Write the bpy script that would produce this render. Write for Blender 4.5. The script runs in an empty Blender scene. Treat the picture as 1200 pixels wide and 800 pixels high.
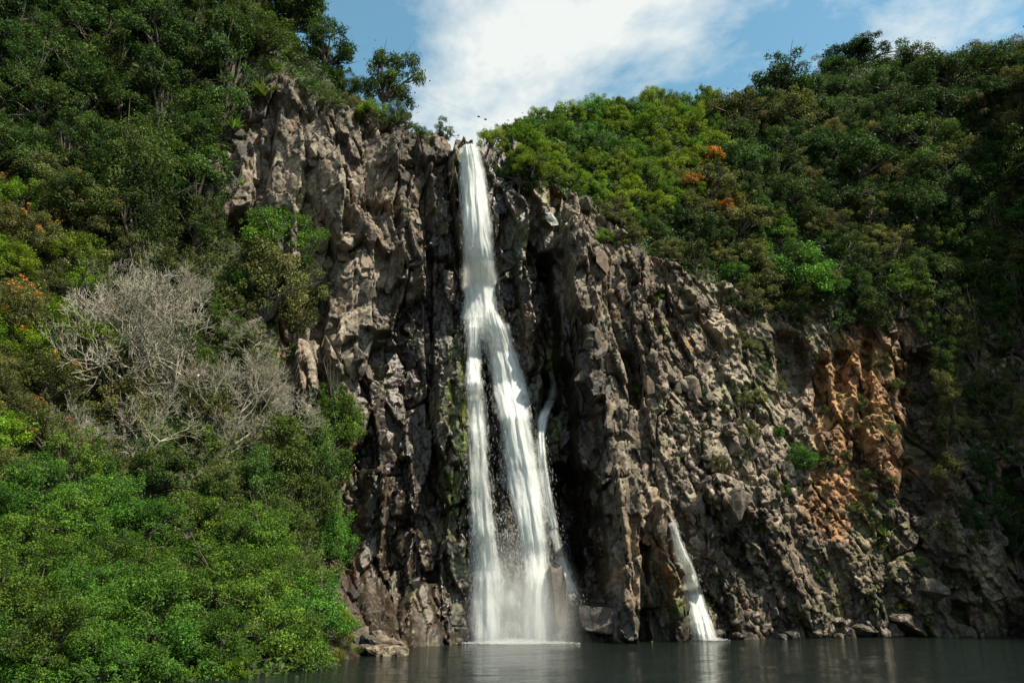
import bpy, bmesh, math, random
import numpy as np
from mathutils import Vector, Matrix, noise as mnoise

R = math.radians
scene = bpy.context.scene
col = scene.collection

# ------------------------------------------------------------------ camera
CAM_H, PITCH, LENS = 1.4, R(18.65), 28.0
cam_d = bpy.data.cameras.new('camera')
cam_d.lens = LENS; cam_d.sensor_width = 36.0; cam_d.clip_end = 2000
cam = bpy.data.objects.new('camera', cam_d); col.objects.link(cam)
cam.location = (0, 0, CAM_H); cam.rotation_euler = (R(90) + PITCH, 0, 0)
scene.camera = cam

# ------------------------------------------------------------------ sky, sun, exposure
SUN_EL, SUN_AZ = R(57), R(118)          # azimuth clockwise from +Y (straight ahead): to the right and behind
world = bpy.data.worlds.new('World'); scene.world = world
world.use_nodes = True
nt = world.node_tree; nt.nodes.clear()
def N(tree, kind, **kw):
    n = tree.nodes.new(kind)
    for k, v in kw.items():
        if k == 'inp':
            for i, x in v.items(): n.inputs[i].default_value = x
        else: setattr(n, k, v)
    return n
out = N(nt, 'ShaderNodeOutputWorld'); bg = N(nt, 'ShaderNodeBackground', inp={'Strength': 0.07})
sky = N(nt, 'ShaderNodeTexSky', sky_type='NISHITA', sun_disc=False, sun_elevation=SUN_EL, sun_rotation=SUN_AZ,
        air_density=1.0, dust_density=0.6, ozone_density=1.2, altitude=100)
tc = N(nt, 'ShaderNodeTexCoord'); sep = N(nt, 'ShaderNodeSeparateXYZ')
nt.links.new(tc.outputs['Generated'], sep.inputs[0])
zz = N(nt, 'ShaderNodeMath', operation='MAXIMUM', inp={1: 0.0}); nt.links.new(sep.outputs['Z'], zz.inputs[0])
za = N(nt, 'ShaderNodeMath', operation='ADD', inp={1: 0.25}); nt.links.new(zz.outputs[0], za.inputs[0])
dx = N(nt, 'ShaderNodeMath', operation='DIVIDE'); dy = N(nt, 'ShaderNodeMath', operation='DIVIDE')
nt.links.new(sep.outputs['X'], dx.inputs[0]); nt.links.new(za.outputs[0], dx.inputs[1])
nt.links.new(sep.outputs['Y'], dy.inputs[0]); nt.links.new(za.outputs[0], dy.inputs[1])
cv = N(nt, 'ShaderNodeCombineXYZ')
nt.links.new(dx.outputs[0], cv.inputs[0]); nt.links.new(dy.outputs[0], cv.inputs[1])
SKY_OFF = (41.0696, 11.9605, 0.0)
mp = N(nt, 'ShaderNodeMapping', inp={'Location': SKY_OFF}); nt.links.new(cv.outputs[0], mp.inputs[0])
n1 = N(nt, 'ShaderNodeTexNoise', inp={'Scale': 2.1, 'Detail': 7.0, 'Roughness': 0.58, 'Distortion': 0.25})
nt.links.new(mp.outputs[0], n1.inputs['Vector'])
cr = N(nt, 'ShaderNodeValToRGB')
cr.color_ramp.elements[0].position = 0.455; cr.color_ramp.elements[0].color = (0, 0, 0, 1)
cr.color_ramp.elements[1].position = 0.585; cr.color_ramp.elements[1].color = (1, 1, 1, 1)
nt.links.new(n1.outputs['Fac'], cr.inputs[0])
hs = N(nt, 'ShaderNodeHueSaturation', inp={'Hue': 0.466, 'Saturation': 1.05, 'Value': 1.35}); nt.links.new(sky.outputs[0], hs.inputs['Color'])
mx = N(nt, 'ShaderNodeMixRGB', inp={2: (6.3, 6.5, 6.2, 1)})
cf = N(nt, 'ShaderNodeMath', operation='MULTIPLY', inp={1: 0.92}); nt.links.new(cr.outputs[0], cf.inputs[0])
nt.links.new(cf.outputs[0], mx.inputs[0]); nt.links.new(hs.outputs[0], mx.inputs[1])
nt.links.new(mx.outputs[0], bg.inputs['Color']); nt.links.new(bg.outputs[0], out.inputs['Surface'])

sun_d = bpy.data.lights.new('sun', 'SUN'); sun_d.energy = 4.5; sun_d.angle = R(0.5); sun_d.color = (1.0, 0.91, 0.74)
sun = bpy.data.objects.new('sun', sun_d); col.objects.link(sun)
to_sun = Vector((math.sin(SUN_AZ) * math.cos(SUN_EL), math.cos(SUN_AZ) * math.cos(SUN_EL), math.sin(SUN_EL)))
sun.rotation_euler = to_sun.to_track_quat('Z', 'Y').to_euler()
sun.location = (20, -20, 60)

vs = scene.view_settings
vs.view_transform = 'Standard'; vs.look = 'None'; vs.exposure = 1.1; vs.gamma = 1.0; vs.use_curve_mapping = False
cy = scene.cycles
cy.max_bounces = 6; cy.diffuse_bounces = 3; cy.glossy_bounces = 2; cy.transmission_bounces = 4
cy.transparent_max_bounces = 12; cy.volume_bounces = 1; cy.caustics_reflective = False; cy.caustics_refractive = False
cy.sample_clamp_indirect = 3.0
cy.use_denoising = True

# ------------------------------------------------------------------ helpers
rng = np.random.default_rng(7)
random.seed(7)
FPX = LENS / 36.0 * 1200.0
cp, sp = math.cos(PITCH), math.sin(PITCH)
def ray(px, py):
    a, b = (px - 600) / FPX, (400 - py) / FPX
    return np.array([a, cp - b * sp, sp + b * cp])
def at(px, py, Y):
    d = ray(px, py); return np.array([0, 0, CAM_H]) + d * (Y / d[1])
def project(X, Y, Z):
    zc = Z - CAM_H
    dep = np.maximum(Y * cp + zc * sp, 0.5); up = zc * cp - Y * sp
    return 600 + FPX * X / dep, 400 - FPX * up / dep
def water_hit(px, py):
    d = ray(px, py); return np.array([0, 0, CAM_H]) + d * (-CAM_H / d[2])

def tag(o, label=None, cat=None, group=None, kind=None):
    for k, v in (('label', label), ('category', cat), ('group', group), ('kind', kind)):
        if v: o[k] = v
    return o
def link(name, me, parent=None, mat=None):
    o = bpy.data.objects.new(name, me); col.objects.link(o)
    if parent is not None: o.parent = parent
    if mat is not None and me is not None and len(me.materials) == 0: me.materials.append(mat)
    return o
def mesh_np(name, V, F, smooth=False, attrs=None):
    """V (n,3), F (m,k) -> mesh"""
    V = np.asarray(V, dtype=np.float32); F = np.asarray(F, dtype=np.int32)
    me = bpy.data.meshes.new(name); m, k = F.shape
    me.vertices.add(len(V)); me.vertices.foreach_set('co', V.ravel())
    me.loops.add(m * k); me.loops.foreach_set('vertex_index', F.ravel())
    me.polygons.add(m); me.polygons.foreach_set('loop_start', np.arange(0, m * k, k, dtype=np.int32))
    if smooth: me.polygons.foreach_set('use_smooth', np.ones(m, dtype=bool))
    for an, av in (attrs or {}).items():
        av = np.asarray(av, dtype=np.float32)
        if av.ndim == 1:
            a = me.attributes.new(an, 'FLOAT', 'POINT'); a.data.foreach_set('value', av)
        else:
            a = me.attributes.new(an, 'FLOAT_COLOR', 'POINT'); a.data.foreach_set('color', av.ravel())
    me.update(calc_edges=True); me.validate()
    return me

def hash2(ix, iy, seed):
    h = (ix.astype(np.int64) * 374761393 + iy.astype(np.int64) * 668265263 + seed * 982451653) & 0xFFFFFFFF
    h = ((h ^ (h >> 13)) * 1274126177) & 0xFFFFFFFF
    h = h ^ (h >> 16)
    return (h & 0xFFFFFF) / float(0x1000000)
def vnoise(x, y, seed):
    ix, iy = np.floor(x), np.floor(y); fx, fy = x - ix, y - iy
    fx = fx * fx * (3 - 2 * fx); fy = fy * fy * (3 - 2 * fy)
    a, b = hash2(ix, iy, seed), hash2(ix + 1, iy, seed)
    c, d = hash2(ix, iy + 1, seed), hash2(ix + 1, iy + 1, seed)
    return (a * (1 - fx) + b * fx) * (1 - fy) + (c * (1 - fx) + d * fx) * fy
def fbm(x, y, seed, oct=4):
    s, a, t = 0, 1, 0
    for o in range(oct):
        s = s + a * vnoise(x * 2 ** o, y * 2 ** o, seed + o); t += a; a *= 0.5
    return s / t * 2 - 1
def facets(x, y, sx, sy, seed, tilt, blocky=0.0):
    """angular blocks: every Voronoi cell has its own offset and tilt. Returns displacement (-1..1) and border distance."""
    u, v = x / sx, y / sy
    ix, iy = np.floor(u), np.floor(v)
    f1 = np.full(u.shape, 9.0); f2 = np.full(u.shape, 9.0); val = np.zeros(u.shape); rnd = np.zeros(u.shape)
    for i in (-1, 0, 1):
        for j in (-1, 0, 1):
            cx, cyy = ix + i, iy + j
            qx = cx + 0.1 + 0.8 * hash2(cx, cyy, seed); qy = cyy + 0.1 + 0.8 * hash2(cx, cyy, seed + 1)
            ddx, ddy = u - qx, v - qy
            d = np.sqrt(ddx * ddx + ddy * ddy)
            if blocky: d = d * (1 - blocky) + blocky * np.maximum(np.abs(ddx + 0.2 * ddy), np.abs(ddy - 0.15 * ddx))
            o = hash2(cx, cyy, seed + 2) * 2 - 1
            tx = (hash2(cx, cyy, seed + 3) * 2 - 1) * tilt; ty = (hash2(cx, cyy, seed + 4) * 2 - 1) * tilt
            w = o + tx * ddx + ty * ddy
            near = d < f1
            f2 = np.where(near, f1, np.minimum(f2, d)); val = np.where(near, w, val); rnd = np.where(near, hash2(cx, cyy, seed + 9), rnd); f1 = np.where(near, d, f1)
    return val, f2 - f1, rnd
def in_poly(px, py, poly):
    inside = np.zeros(np.shape(px), dtype=bool); n = len(poly)
    for i in range(n):
        x0, y0 = poly[i]; x1, y1 = poly[(i + 1) % n]
        c = ((y0 > py) != (y1 > py)) & (px < (x1 - x0) * (py - y0) / ((y1 - y0) if y1 != y0 else 1e-9) + x0)
        inside ^= c
    return inside
def blur(a, n):
    for _ in range(n):
        a = np.pad(a, 1, mode='edge')
        a = (a[:-2, 1:-1] + a[2:, 1:-1] + a[1:-1, :-2] + a[1:-1, 2:] + 2 * a[1:-1, 1:-1]) / 6
    return a

# ------------------------------------------------------------------ materials
def new_mat(name):
    m = bpy.data.materials.new(name); m.use_nodes = True
    t = m.node_tree; t.nodes.clear()
    o = N(t, 'ShaderNodeOutputMaterial')
    return m, t, o
def ramp(t, stops, src=None, interp='LINEAR'):
    r = N(t, 'ShaderNodeValToRGB'); r.color_ramp.interpolation = interp
    e = r.color_ramp.elements
    while len(e) < len(stops): e.new(0.5)
    for k, (p, c) in enumerate(stops):
        e[k].position = p; e[k].color = (*c, 1) if len(c) == 3 else c
    if src is not None: t.links.new(src, r.inputs[0])
    return r
def mixc(t, fac, a, b, blend='MIX'):
    m = N(t, 'ShaderNodeMixRGB', blend_type=blend)
    for i, x in ((0, fac), (1, a), (2, b)):
        if hasattr(x, 'is_linked'): t.links.new(x, m.inputs[i])
        elif isinstance(x, (int, float)): m.inputs[i].default_value = x
        else: m.inputs[i].default_value = (*x, 1)
    return m.outputs[0]
def mathn(t, op, a, b=None, clamp=False):
    m = N(t, 'ShaderNodeMath', operation=op, use_clamp=clamp)
    for i, x in ((0, a), (1, b)):
        if x is None: continue
        if hasattr(x, 'is_linked'): t.links.new(x, m.inputs[i])
        else: m.inputs[i].default_value = x
    return m.outputs[0]

def rock_material():
    m, t, o = new_mat('rock')
    geo = N(t, 'ShaderNodeNewGeometry')
    zone = N(t, 'ShaderNodeAttribute', attribute_name='zone')
    moss = N(t, 'ShaderNodeAttribute', attribute_name='moss'); tone = N(t, 'ShaderNodeAttribute', attribute_name='tone')
    oi = N(t, 'ShaderNodeObjectInfo')
    zs = N(t, 'ShaderNodeSeparateColor'); t.links.new(zone.outputs['Color'], zs.inputs[0])
    os_ = N(t, 'ShaderNodeSeparateColor'); t.links.new(oi.outputs['Color'], os_.inputs[0])
    wet = mathn(t, 'ADD', zs.outputs[0], os_.outputs[0], True)
    org = mathn(t, 'ADD', zs.outputs[1], os_.outputs[1], True)
    pale = mathn(t, 'ADD', zs.outputs[2], os_.outputs[2], True)
    pos = geo.outputs['Position']
    def noise(scale, detail=6, rough=0.6, vec=pos, dist=0.0):
        n = N(t, 'ShaderNodeTexNoise', inp={'Scale': scale, 'Detail': detail, 'Roughness': rough, 'Distortion': dist})
        t.links.new(vec, n.inputs['Vector']); return n.outputs['Fac']
    ms = N(t, 'ShaderNodeMapping', inp={'Scale': (1, 1, 0.16)}); t.links.new(pos, ms.inputs[0])
    big = noise(0.45, 5, 0.6); mid = noise(2.2, 6, 0.65, dist=0.4); fine = noise(6.5, 8, 0.8); streak = noise(1.7, 5, 0.6, ms.outputs[0])
    mixn = mathn(t, 'ADD', mathn(t, 'MULTIPLY', mid, 0.36), mathn(t, 'ADD', mathn(t, 'MULTIPLY', fine, 0.44), mathn(t, 'MULTIPLY', big, 0.2)))
    # each block of the face has its own tone (separate blocks and boulders take theirs from the object)
    own = mathn(t, 'MULTIPLY', mathn(t, 'LESS_THAN', tone.outputs['Fac'], 0.001), mathn(t, 'ADD', mathn(t, 'MULTIPLY', oi.outputs['Random'], 0.4), 0.3))
    tn = mathn(t, 'SUBTRACT', mathn(t, 'ADD', tone.outputs['Fac'], own), 0.5)
    mixn = mathn(t, 'ADD', mixn, mathn(t, 'MULTIPLY', tn, 0.22))
    c = ramp(t, [(0.40, (0.013, 0.012, 0.010)), (0.475, (0.052, 0.041, 0.029)), (0.55, (0.135, 0.105, 0.070)), (0.66, (0.34, 0.29, 0.215))], mixn).outputs[0]
    c = mixc(t, mathn(t, 'MULTIPLY', pale, 0.36), c, ramp(t, [(0.40, (0.03, 0.025, 0.018)), (0.47, (0.16, 0.13, 0.095)), (0.58, (0.46, 0.40, 0.31))], mixn).outputs[0])
    # rusty streaks
    rs = ramp(t, [(0.55, (0, 0, 0)), (0.68, (1, 1, 1))], streak).outputs[0]
    c = mixc(t, mathn(t, 'MULTIPLY', rs, 0.45), c, (0.20, 0.10, 0.05))
    og = ramp(t, [(0.42, (0.025, 0.016, 0.011)), (0.49, (0.15, 0.076, 0.034)), (0.60, (0.42, 0.225, 0.092))], mixn).outputs[0]
    c = mixc(t, ramp(t, [(0.25, (0, 0, 0)), (0.55, (1, 1, 1))], mathn(t, 'ADD', org, mathn(t, 'MULTIPLY', mathn(t, 'SUBTRACT', mid, 0.5), 1.2))).outputs[0], c, og)
    # white mineral / lichen speckle
    lc = ramp(t, [(0.60, (0, 0, 0)), (0.72, (1, 1, 1))], noise(4.3, 6, 0.72)).outputs[0]
    c = mixc(t, mathn(t, 'MULTIPLY', lc, 0.5), c, (0.42, 0.41, 0.38))
    # wet film
    wn = mathn(t, 'MULTIPLY', wet, ramp(t, [(0.30, (0.35, 0.35, 0.35)), (0.6, (1, 1, 1))], streak).outputs[0])
    cw = mixc(t, 1.0, c, (0.20, 0.18, 0.165), 'MULTIPLY')
    c = mixc(t, wn, c, cw)
    # moss
    mm = mathn(t, 'MULTIPLY', moss.outputs['Fac'], ramp(t, [(0.42, (0, 0, 0)), (0.56, (1, 1, 1))], noise(3.1, 5, 0.6)).outputs[0])
    c = mixc(t, mm, c, mixc(t, fine, (0.05, 0.09, 0.012), (0.16, 0.20, 0.04)))
    p = N(t, 'ShaderNodeBsdfPrincipled'); t.links.new(c, p.inputs['Base Color'])
    rg = N(t, 'ShaderNodeMapRange', inp={3: 0.85, 4: 0.22}); t.links.new(wn, rg.inputs[0]); t.links.new(rg.outputs[0], p.inputs['Roughness'])
    b1 = N(t, 'ShaderNodeBump', inp={'Strength': 0.7, 'Distance': 0.04}); t.links.new(noise(5.0, 8, 0.7, dist=0.3), b1.inputs['Height'])
    b2 = N(t, 'ShaderNodeBump', inp={'Strength': 0.6, 'Distance': 0.03}); t.links.new(noise(24.0, 5, 0.7), b2.inputs['Height']); t.links.new(b1.outputs[0], b2.inputs['Normal'])
    t.links.new(b2.outputs[0], p.inputs['Normal']); t.links.new(p.outputs[0], o.inputs[0])
    return m
ROCK = rock_material()

def soil_material():
    m, t, o = new_mat('soil_and_litter')
    geo = N(t, 'ShaderNodeNewGeometry')
    n = N(t, 'ShaderNodeTexNoise', inp={'Scale': 1.8, 'Detail': 8, 'Roughness': 0.7}); t.links.new(geo.outputs['Position'], n.inputs['Vector'])
    c = ramp(t, [(0.35, (0.018, 0.022, 0.010)), (0.52, (0.045, 0.055, 0.02)), (0.68, (0.11, 0.095, 0.055))], n.outputs[0]).outputs[0]
    p = N(t, 'ShaderNodeBsdfPrincipled', inp={'Roughness': 0.95}); t.links.new(c, p.inputs['Base Color'])
    b = N(t, 'ShaderNodeBump', inp={'Strength': 1.0, 'Distance': 0.15}); t.links.new(n.outputs[0], b.inputs['Height']); t.links.new(b.outputs[0], p.inputs['Normal'])
    t.links.new(p.outputs[0], o.inputs[0]); return m
SOIL = soil_material()

def leaf_material(name, dark, mid, light, transl=0.28, rough=0.5, hue_var=0.05):
    m, t, o = new_mat(name)
    a = N(t, 'ShaderNodeAttribute', attribute_name='tint')
    oi = N(t, 'ShaderNodeObjectInfo')
    c = ramp(t, [(0.0, dark), (0.55, mid), (1.0, light)], a.outputs['Fac']).outputs[0]
    h = N(t, 'ShaderNodeHueSaturation')
    hv = N(t, 'ShaderNodeMapRange', inp={3: 0.5 - hue_var * 0.5, 4: 0.5 + hue_var * 0.35}); t.links.new(oi.outputs['Random'], hv.inputs[0]); t.links.new(hv.outputs[0], h.inputs['Hue'])
    wn = N(t, 'ShaderNodeTexWhiteNoise', noise_dimensions='1D'); t.links.new(oi.outputs['Random'], wn.inputs['W'])
    vv = N(t, 'ShaderNodeMapRange', inp={3: 0.7, 4: 1.25}); t.links.new(wn.outputs['Value'], vv.inputs[0]); t.links.new(vv.outputs[0], h.inputs['Value'])
    t.links.new(c, h.inputs['Color'])
    p = N(t, 'ShaderNodeBsdfPrincipled', inp={'Roughness': 0.6, 'Specular IOR Level': 0.12}); t.links.new(h.outputs[0], p.inputs['Base Color'])
    tr = N(t, 'ShaderNodeBsdfTranslucent'); t.links.new(mixc(t, 1.0, h.outputs[0], (1.1, 1.15, 0.55), 'MULTIPLY'), tr.inputs['Color'])
    mxs = N(t, 'ShaderNodeMixShader', inp={0: transl}); t.links.new(p.outputs[0], mxs.inputs[1]); t.links.new(tr.outputs[0], mxs.inputs[2])
    t.links.new(mxs.outputs[0], o.inputs[0]); return m
L_BRIGHT = leaf_material('leaf_bright_green', (0.024, 0.060, 0.009), (0.062, 0.146, 0.017), (0.128, 0.245, 0.034))
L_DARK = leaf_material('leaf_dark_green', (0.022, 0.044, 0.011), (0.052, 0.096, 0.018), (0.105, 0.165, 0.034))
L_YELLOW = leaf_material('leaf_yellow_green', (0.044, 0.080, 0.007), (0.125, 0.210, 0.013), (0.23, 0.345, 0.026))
L_OLIVE = leaf_material('leaf_olive', (0.040, 0.050, 0.014), (0.105, 0.120, 0.036), (0.20, 0.21, 0.080))
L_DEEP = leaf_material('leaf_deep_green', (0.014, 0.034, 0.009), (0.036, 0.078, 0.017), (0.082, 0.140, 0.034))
L_BROWN = leaf_material('leaf_brownish', (0.040, 0.038, 0.014), (0.110, 0.095, 0.034), (0.22, 0.18, 0.075))
L_ORANGE = leaf_material('leaf_orange', (0.20, 0.07, 0.014), (0.42, 0.17, 0.03), (0.55, 0.29, 0.07), hue_var=0.02)
L_GRASS = leaf_material('grass_blade', (0.045, 0.075, 0.012), (0.12, 0.17, 0.026), (0.22, 0.26, 0.06))
L_AGAVE = leaf_material('agave_leaf', (0.06, 0.11, 0.02), (0.13, 0.22, 0.035), (0.24, 0.33, 0.09), 0.2)

def bark_material(name, a, b):
    m, t, o = new_mat(name)
    geo = N(t, 'ShaderNodeNewGeometry')
    mp_ = N(t, 'ShaderNodeMapping', inp={'Scale': (1, 1, 0.3)}); t.links.new(geo.outputs['Position'], mp_.inputs[0])
    n = N(t, 'ShaderNodeTexNoise', inp={'Scale': 9, 'Detail': 6}); t.links.new(mp_.outputs[0], n.inputs['Vector'])
    c = ramp(t, [(0.35, a), (0.65, b)], n.outputs[0]).outputs[0]
    p = N(t, 'ShaderNodeBsdfPrincipled', inp={'Roughness': 0.9}); t.links.new(c, p.inputs['Base Color'])
    bu = N(t, 'ShaderNodeBump', inp={'Strength': 0.6, 'Distance': 0.02}); t.links.new(n.outputs[0], bu.inputs['Height']); t.links.new(bu.outputs[0], p.inputs['Normal'])
    t.links.new(p.outputs[0], o.inputs[0]); return m
BARK = bark_material('bark', (0.035, 0.028, 0.02), (0.12, 0.10, 0.075))
DEADWOOD = bark_material('dead_wood', (0.15, 0.14, 0.105), (0.36, 0.335, 0.255))

def water_material():
    m, t, o = new_mat('pool_water')
    geo = N(t, 'ShaderNodeNewGeometry')
    def noise(sc, scale, det, rough=0.55):
        q = N(t, 'ShaderNodeMapping', inp={'Scale': sc}); t.links.new(geo.outputs['Position'], q.inputs[0])
        n = N(t, 'ShaderNodeTexNoise', inp={'Scale': scale, 'Detail': det, 'Roughness': rough}); t.links.new(q.outputs[0], n.inputs['Vector']); return n.outputs[0]
    b1 = N(t, 'ShaderNodeBump', inp={'Strength': 1.0, 'Distance': 0.14}); t.links.new(noise((0.8, 1.2, 1), 1.3, 3), b1.inputs['Height'])
    b2 = N(t, 'ShaderNodeBump', inp={'Strength': 1.0, 'Distance': 0.10}); t.links.new(noise((0.8, 1.4, 1), 6.5, 4), b2.inputs['Height']); t.links.new(b1.outputs[0], b2.inputs['Normal'])
    p = N(t, 'ShaderNodeBsdfPrincipled', inp={'Base Color': (0.006, 0.010, 0.008, 1), 'Roughness': 0.06, 'IOR': 1.33})
    t.links.new(b2.outputs[0], p.inputs['Normal']); t.links.new(p.outputs[0], o.inputs[0]); return m
WATER = water_material()

def fall_material(name, cover):
    """white water: streaked, thinning to torn soft edges. UV: x across (-1..1 stored as 0..1), y metres along the fall"""
    m, t, o = new_mat(name)
    uv = N(t, 'ShaderNodeUVMap', uv_map='flow'); s = N(t, 'ShaderNodeSeparateXYZ'); t.links.new(uv.outputs[0], s.inputs[0])
    cs = N(t, 'ShaderNodeAttribute', attribute_name='cover')
    sd = N(t, 'ShaderNodeAttribute', attribute_name='seed')
    u = mathn(t, 'MULTIPLY', mathn(t, 'SUBTRACT', s.outputs[0], 0.5), 2.0)
    def nz(su, sv, det, rough, off):
        cb = N(t, 'ShaderNodeCombineXYZ'); t.links.new(mathn(t, 'MULTIPLY', s.outputs[0], su), cb.inputs[0])
        t.links.new(mathn(t, 'MULTIPLY', s.outputs[1], sv), cb.inputs[1]); t.links.new(mathn(t, 'ADD', sd.outputs['Fac'], off), cb.inputs[2])
        n = N(t, 'ShaderNodeTexNoise', inp={'Scale': 1.0, 'Detail': det, 'Roughness': rough}); t.links.new(cb.outputs[0], n.inputs['Vector']); return n.outputs['Fac']
    a = nz(4.0, 0.35, 4, 0.6, 0); b = nz(17.0, 1.6, 5, 0.7, 7); g = nz(36.0, 14.0, 4, 0.7, 13)
    tex = mathn(t, 'ADD', mathn(t, 'MULTIPLY', a, 0.45), mathn(t, 'ADD', mathn(t, 'MULTIPLY', b, 0.35), mathn(t, 'MULTIPLY', g, 0.20)))
    u2 = mathn(t, 'POWER', mathn(t, 'ABSOLUTE', u), 2.2)
    thr = mathn(t, 'ADD', mathn(t, 'MULTIPLY', u2, 0.42), mathn(t, 'SUBTRACT', 0.80, cs.outputs['Fac']))
    al = mathn(t, 'MULTIPLY', mathn(t, 'SUBTRACT', tex, thr), 3.6, True)
    al = mathn(t, 'MULTIPLY', al, cover, True)
    c = mixc(t, b, (0.62, 0.66, 0.64), (0.92, 0.93, 0.91))
    d = N(t, 'ShaderNodeBsdfDiffuse'); t.links.new(c, d.inputs[0])
    tl = N(t, 'ShaderNodeBsdfTranslucent'); t.links.new(c, tl.inputs[0])
    bu = N(t, 'ShaderNodeBump', inp={'Strength': 0.6, 'Distance': 0.08}); t.links.new(tex, bu.inputs['Height']); t.links.new(bu.outputs[0], d.inputs['Normal'])
    m1 = N(t, 'ShaderNodeMixShader', inp={0: 0.4}); t.links.new(d.outputs[0], m1.inputs[1]); t.links.new(tl.outputs[0], m1.inputs[2])
    tp = N(t, 'ShaderNodeBsdfTransparent'); m2 = N(t, 'ShaderNodeMixShader'); t.links.new(al, m2.inputs[0])
    t.links.new(tp.outputs[0], m2.inputs[1]); t.links.new(m1.outputs[0], m2.inputs[2]); t.links.new(m2.outputs[0], o.inputs[0])
    return m
FALL = fall_material('white_water', 0.95)
def drop_material():
    m, t, o = new_mat('water_drops')
    d = N(t, 'ShaderNodeBsdfDiffuse', inp={0: (0.88, 0.90, 0.89, 1)}); tl = N(t, 'ShaderNodeBsdfTranslucent', inp={0: (0.88, 0.9, 0.89, 1)})
    m1 = N(t, 'ShaderNodeMixShader', inp={0: 0.5}); t.links.new(d.outputs[0], m1.inputs[1]); t.links.new(tl.outputs[0], m1.inputs[2])
    tp = N(t, 'ShaderNodeBsdfTransparent'); m2 = N(t, 'ShaderNodeMixShader', inp={0: 0.5})
    t.links.new(tp.outputs[0], m2.inputs[1]); t.links.new(m1.outputs[0], m2.inputs[2]); t.links.new(m2.outputs[0], o.inputs[0]); return m
DROPS = drop_material()
def plain(name, c, rough=0.6):
    m, t, o = new_mat(name)
    tcx = N(t, 'ShaderNodeNewGeometry'); n = N(t, 'ShaderNodeTexNoise', inp={'Scale': 6.0}); t.links.new(tcx.outputs['Position'], n.inputs['Vector'])
    p = N(t, 'ShaderNodeBsdfPrincipled', inp={'Roughness': rough}); t.links.new(mixc(t, n.outputs[0], tuple(x * 0.8 for x in c), c), p.inputs['Base Color'])
    t.links.new(p.outputs[0], o.inputs[0]); return m
CABLE = plain('cable', (0.10, 0.10, 0.10))

# ------------------------------------------------------------------ terrain: distance from a point as a function of bearing and height
PX, PY = 4.0, -5.0
def to_sr(X, Y): return np.arctan2(X - PX, Y - PY), np.hypot(X - PX, Y - PY)
def from_sr(s, r): return PX + r * np.sin(s), PY + r * np.cos(s)
MET = 45.0
ctrl = []
def C(px, py, Y): ctrl.append(tuple(at(px, py, Y)))
# water's edge (reaches a little below the surface)
for px, py in ((-120, 806), (0, 806), (150, 803), (260, 799), (330, 792), (375, 783), (425, 772), (490, 757), (540, 753.5), (600, 753), (650, 753), (705, 752.5), (760, 752), (815, 749.5), (870, 748), (950, 746.5), (1050, 745.5), (1130, 745), (1200, 744)):
    q = water_hit(px, py); ctrl.append((q[0], q[1], -0.3))
for q in ((-22, 12, -0.3), (-28, 4, -0.3), (35.0, 46.5, -0.3), (36.5, 40, -0.3), (41, 28, -0.3), (52, 14, -0.3)): ctrl.append(q)
for px, py, Y in (
    # bank and hillside beside the pool
    (-120, 700, 18.5), (0, 700, 20.5), (100, 700, 22.0), (200, 700, 24.5), (300, 705, 27.5), (360, 700, 32),
    (0, 600, 23), (100, 600, 25), (200, 600, 28), (300, 600, 31.5), (360, 600, 35), (400, 650, 37.6),
    (0, 400, 27.5), (150, 400, 31), (250, 400, 34), (320, 400, 36.5), (355, 450, 37.0), (345, 490, 37),
    (0, 200, 31), (150, 200, 35), (100, 300, 31.5), (230, 300, 36), (310, 330, 37.0),
    (0, 0, 36), (150, 0, 38.5), (250, 0, 40.5), (250, 130, 38.6), (-100, 200, 29), (-100, 400, 25),
    # cliff face beside the fall
    (300, 200, 38.2), (270, 230, 37.6), (340, 100, 39.6), (330, 20, 42), (400, 160, 40.3), (430, 130, 41.5), (500, 160, 41.6), (535, 175, 41.8),
    (360, 250, 38.8), (420, 300, 39.8), (400, 420, 38.6), (400, 520, 38.6), (480, 300, 40.9), (480, 400, 40.4), (480, 600, 39.9), (450, 700, 38.3), (520, 500, 40.6), (530, 650, 39.9),
    (550, 178, 42.0), (575, 180, 42.2), (570, 300, 41.6), (575, 450, 41.1), (600, 600, 40.7), (620, 300, 41.9), (630, 420, 41.4), (610, 200, 42.6),
    # buttress and rubble slope
    (660, 260, 41.6), (700, 300, 41.4), (690, 380, 41.0), (710, 480, 40.9), (720, 600, 40.5), (740, 700, 40.2), (770, 450, 42.6), (790, 600, 41.2),
    (740, 300, 43.2), (790, 380, 44.3), (830, 480, 44.8), (850, 600, 43.8), (900, 560, 46.2), (900, 680, 45.3), (960, 620, 47.6), (1030, 690, 48.2),
    # back wall
    (860, 400, 48.6), (900, 430, 49.6), (960, 450, 50.4), (1020, 450, 50.8), (1100, 450, 51.8), (1180, 450, 51.5), (1000, 560, 49.4), (1100, 600, 50.2), (1180, 600, 50.4), (1080, 680, 49.2), (1180, 690, 49.4),
    (880, 340, 49.8), (960, 360, 51.2), (1050, 350, 52), (1150, 350, 52.6), (1200, 350, 52.6),
    # wooded slope above
    (590, 168, 44), (640, 200, 45), (700, 240, 45.2), (760, 275, 46.4), (800, 300, 48.4), (620, 150, 49), (700, 135, 55), (750, 190, 50.5), (850, 125, 60), (850, 220, 53.5), (950, 290, 53.5),
    (900, 115, 62), (1000, 80, 65), (1100, 82, 66), (1200, 65, 66), (1000, 180, 58), (1100, 180, 59), (1200, 180, 59), (1050, 280, 54.5), (1150, 290, 54.5), (950, 200, 56)):
    C(px, py, Y)
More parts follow.
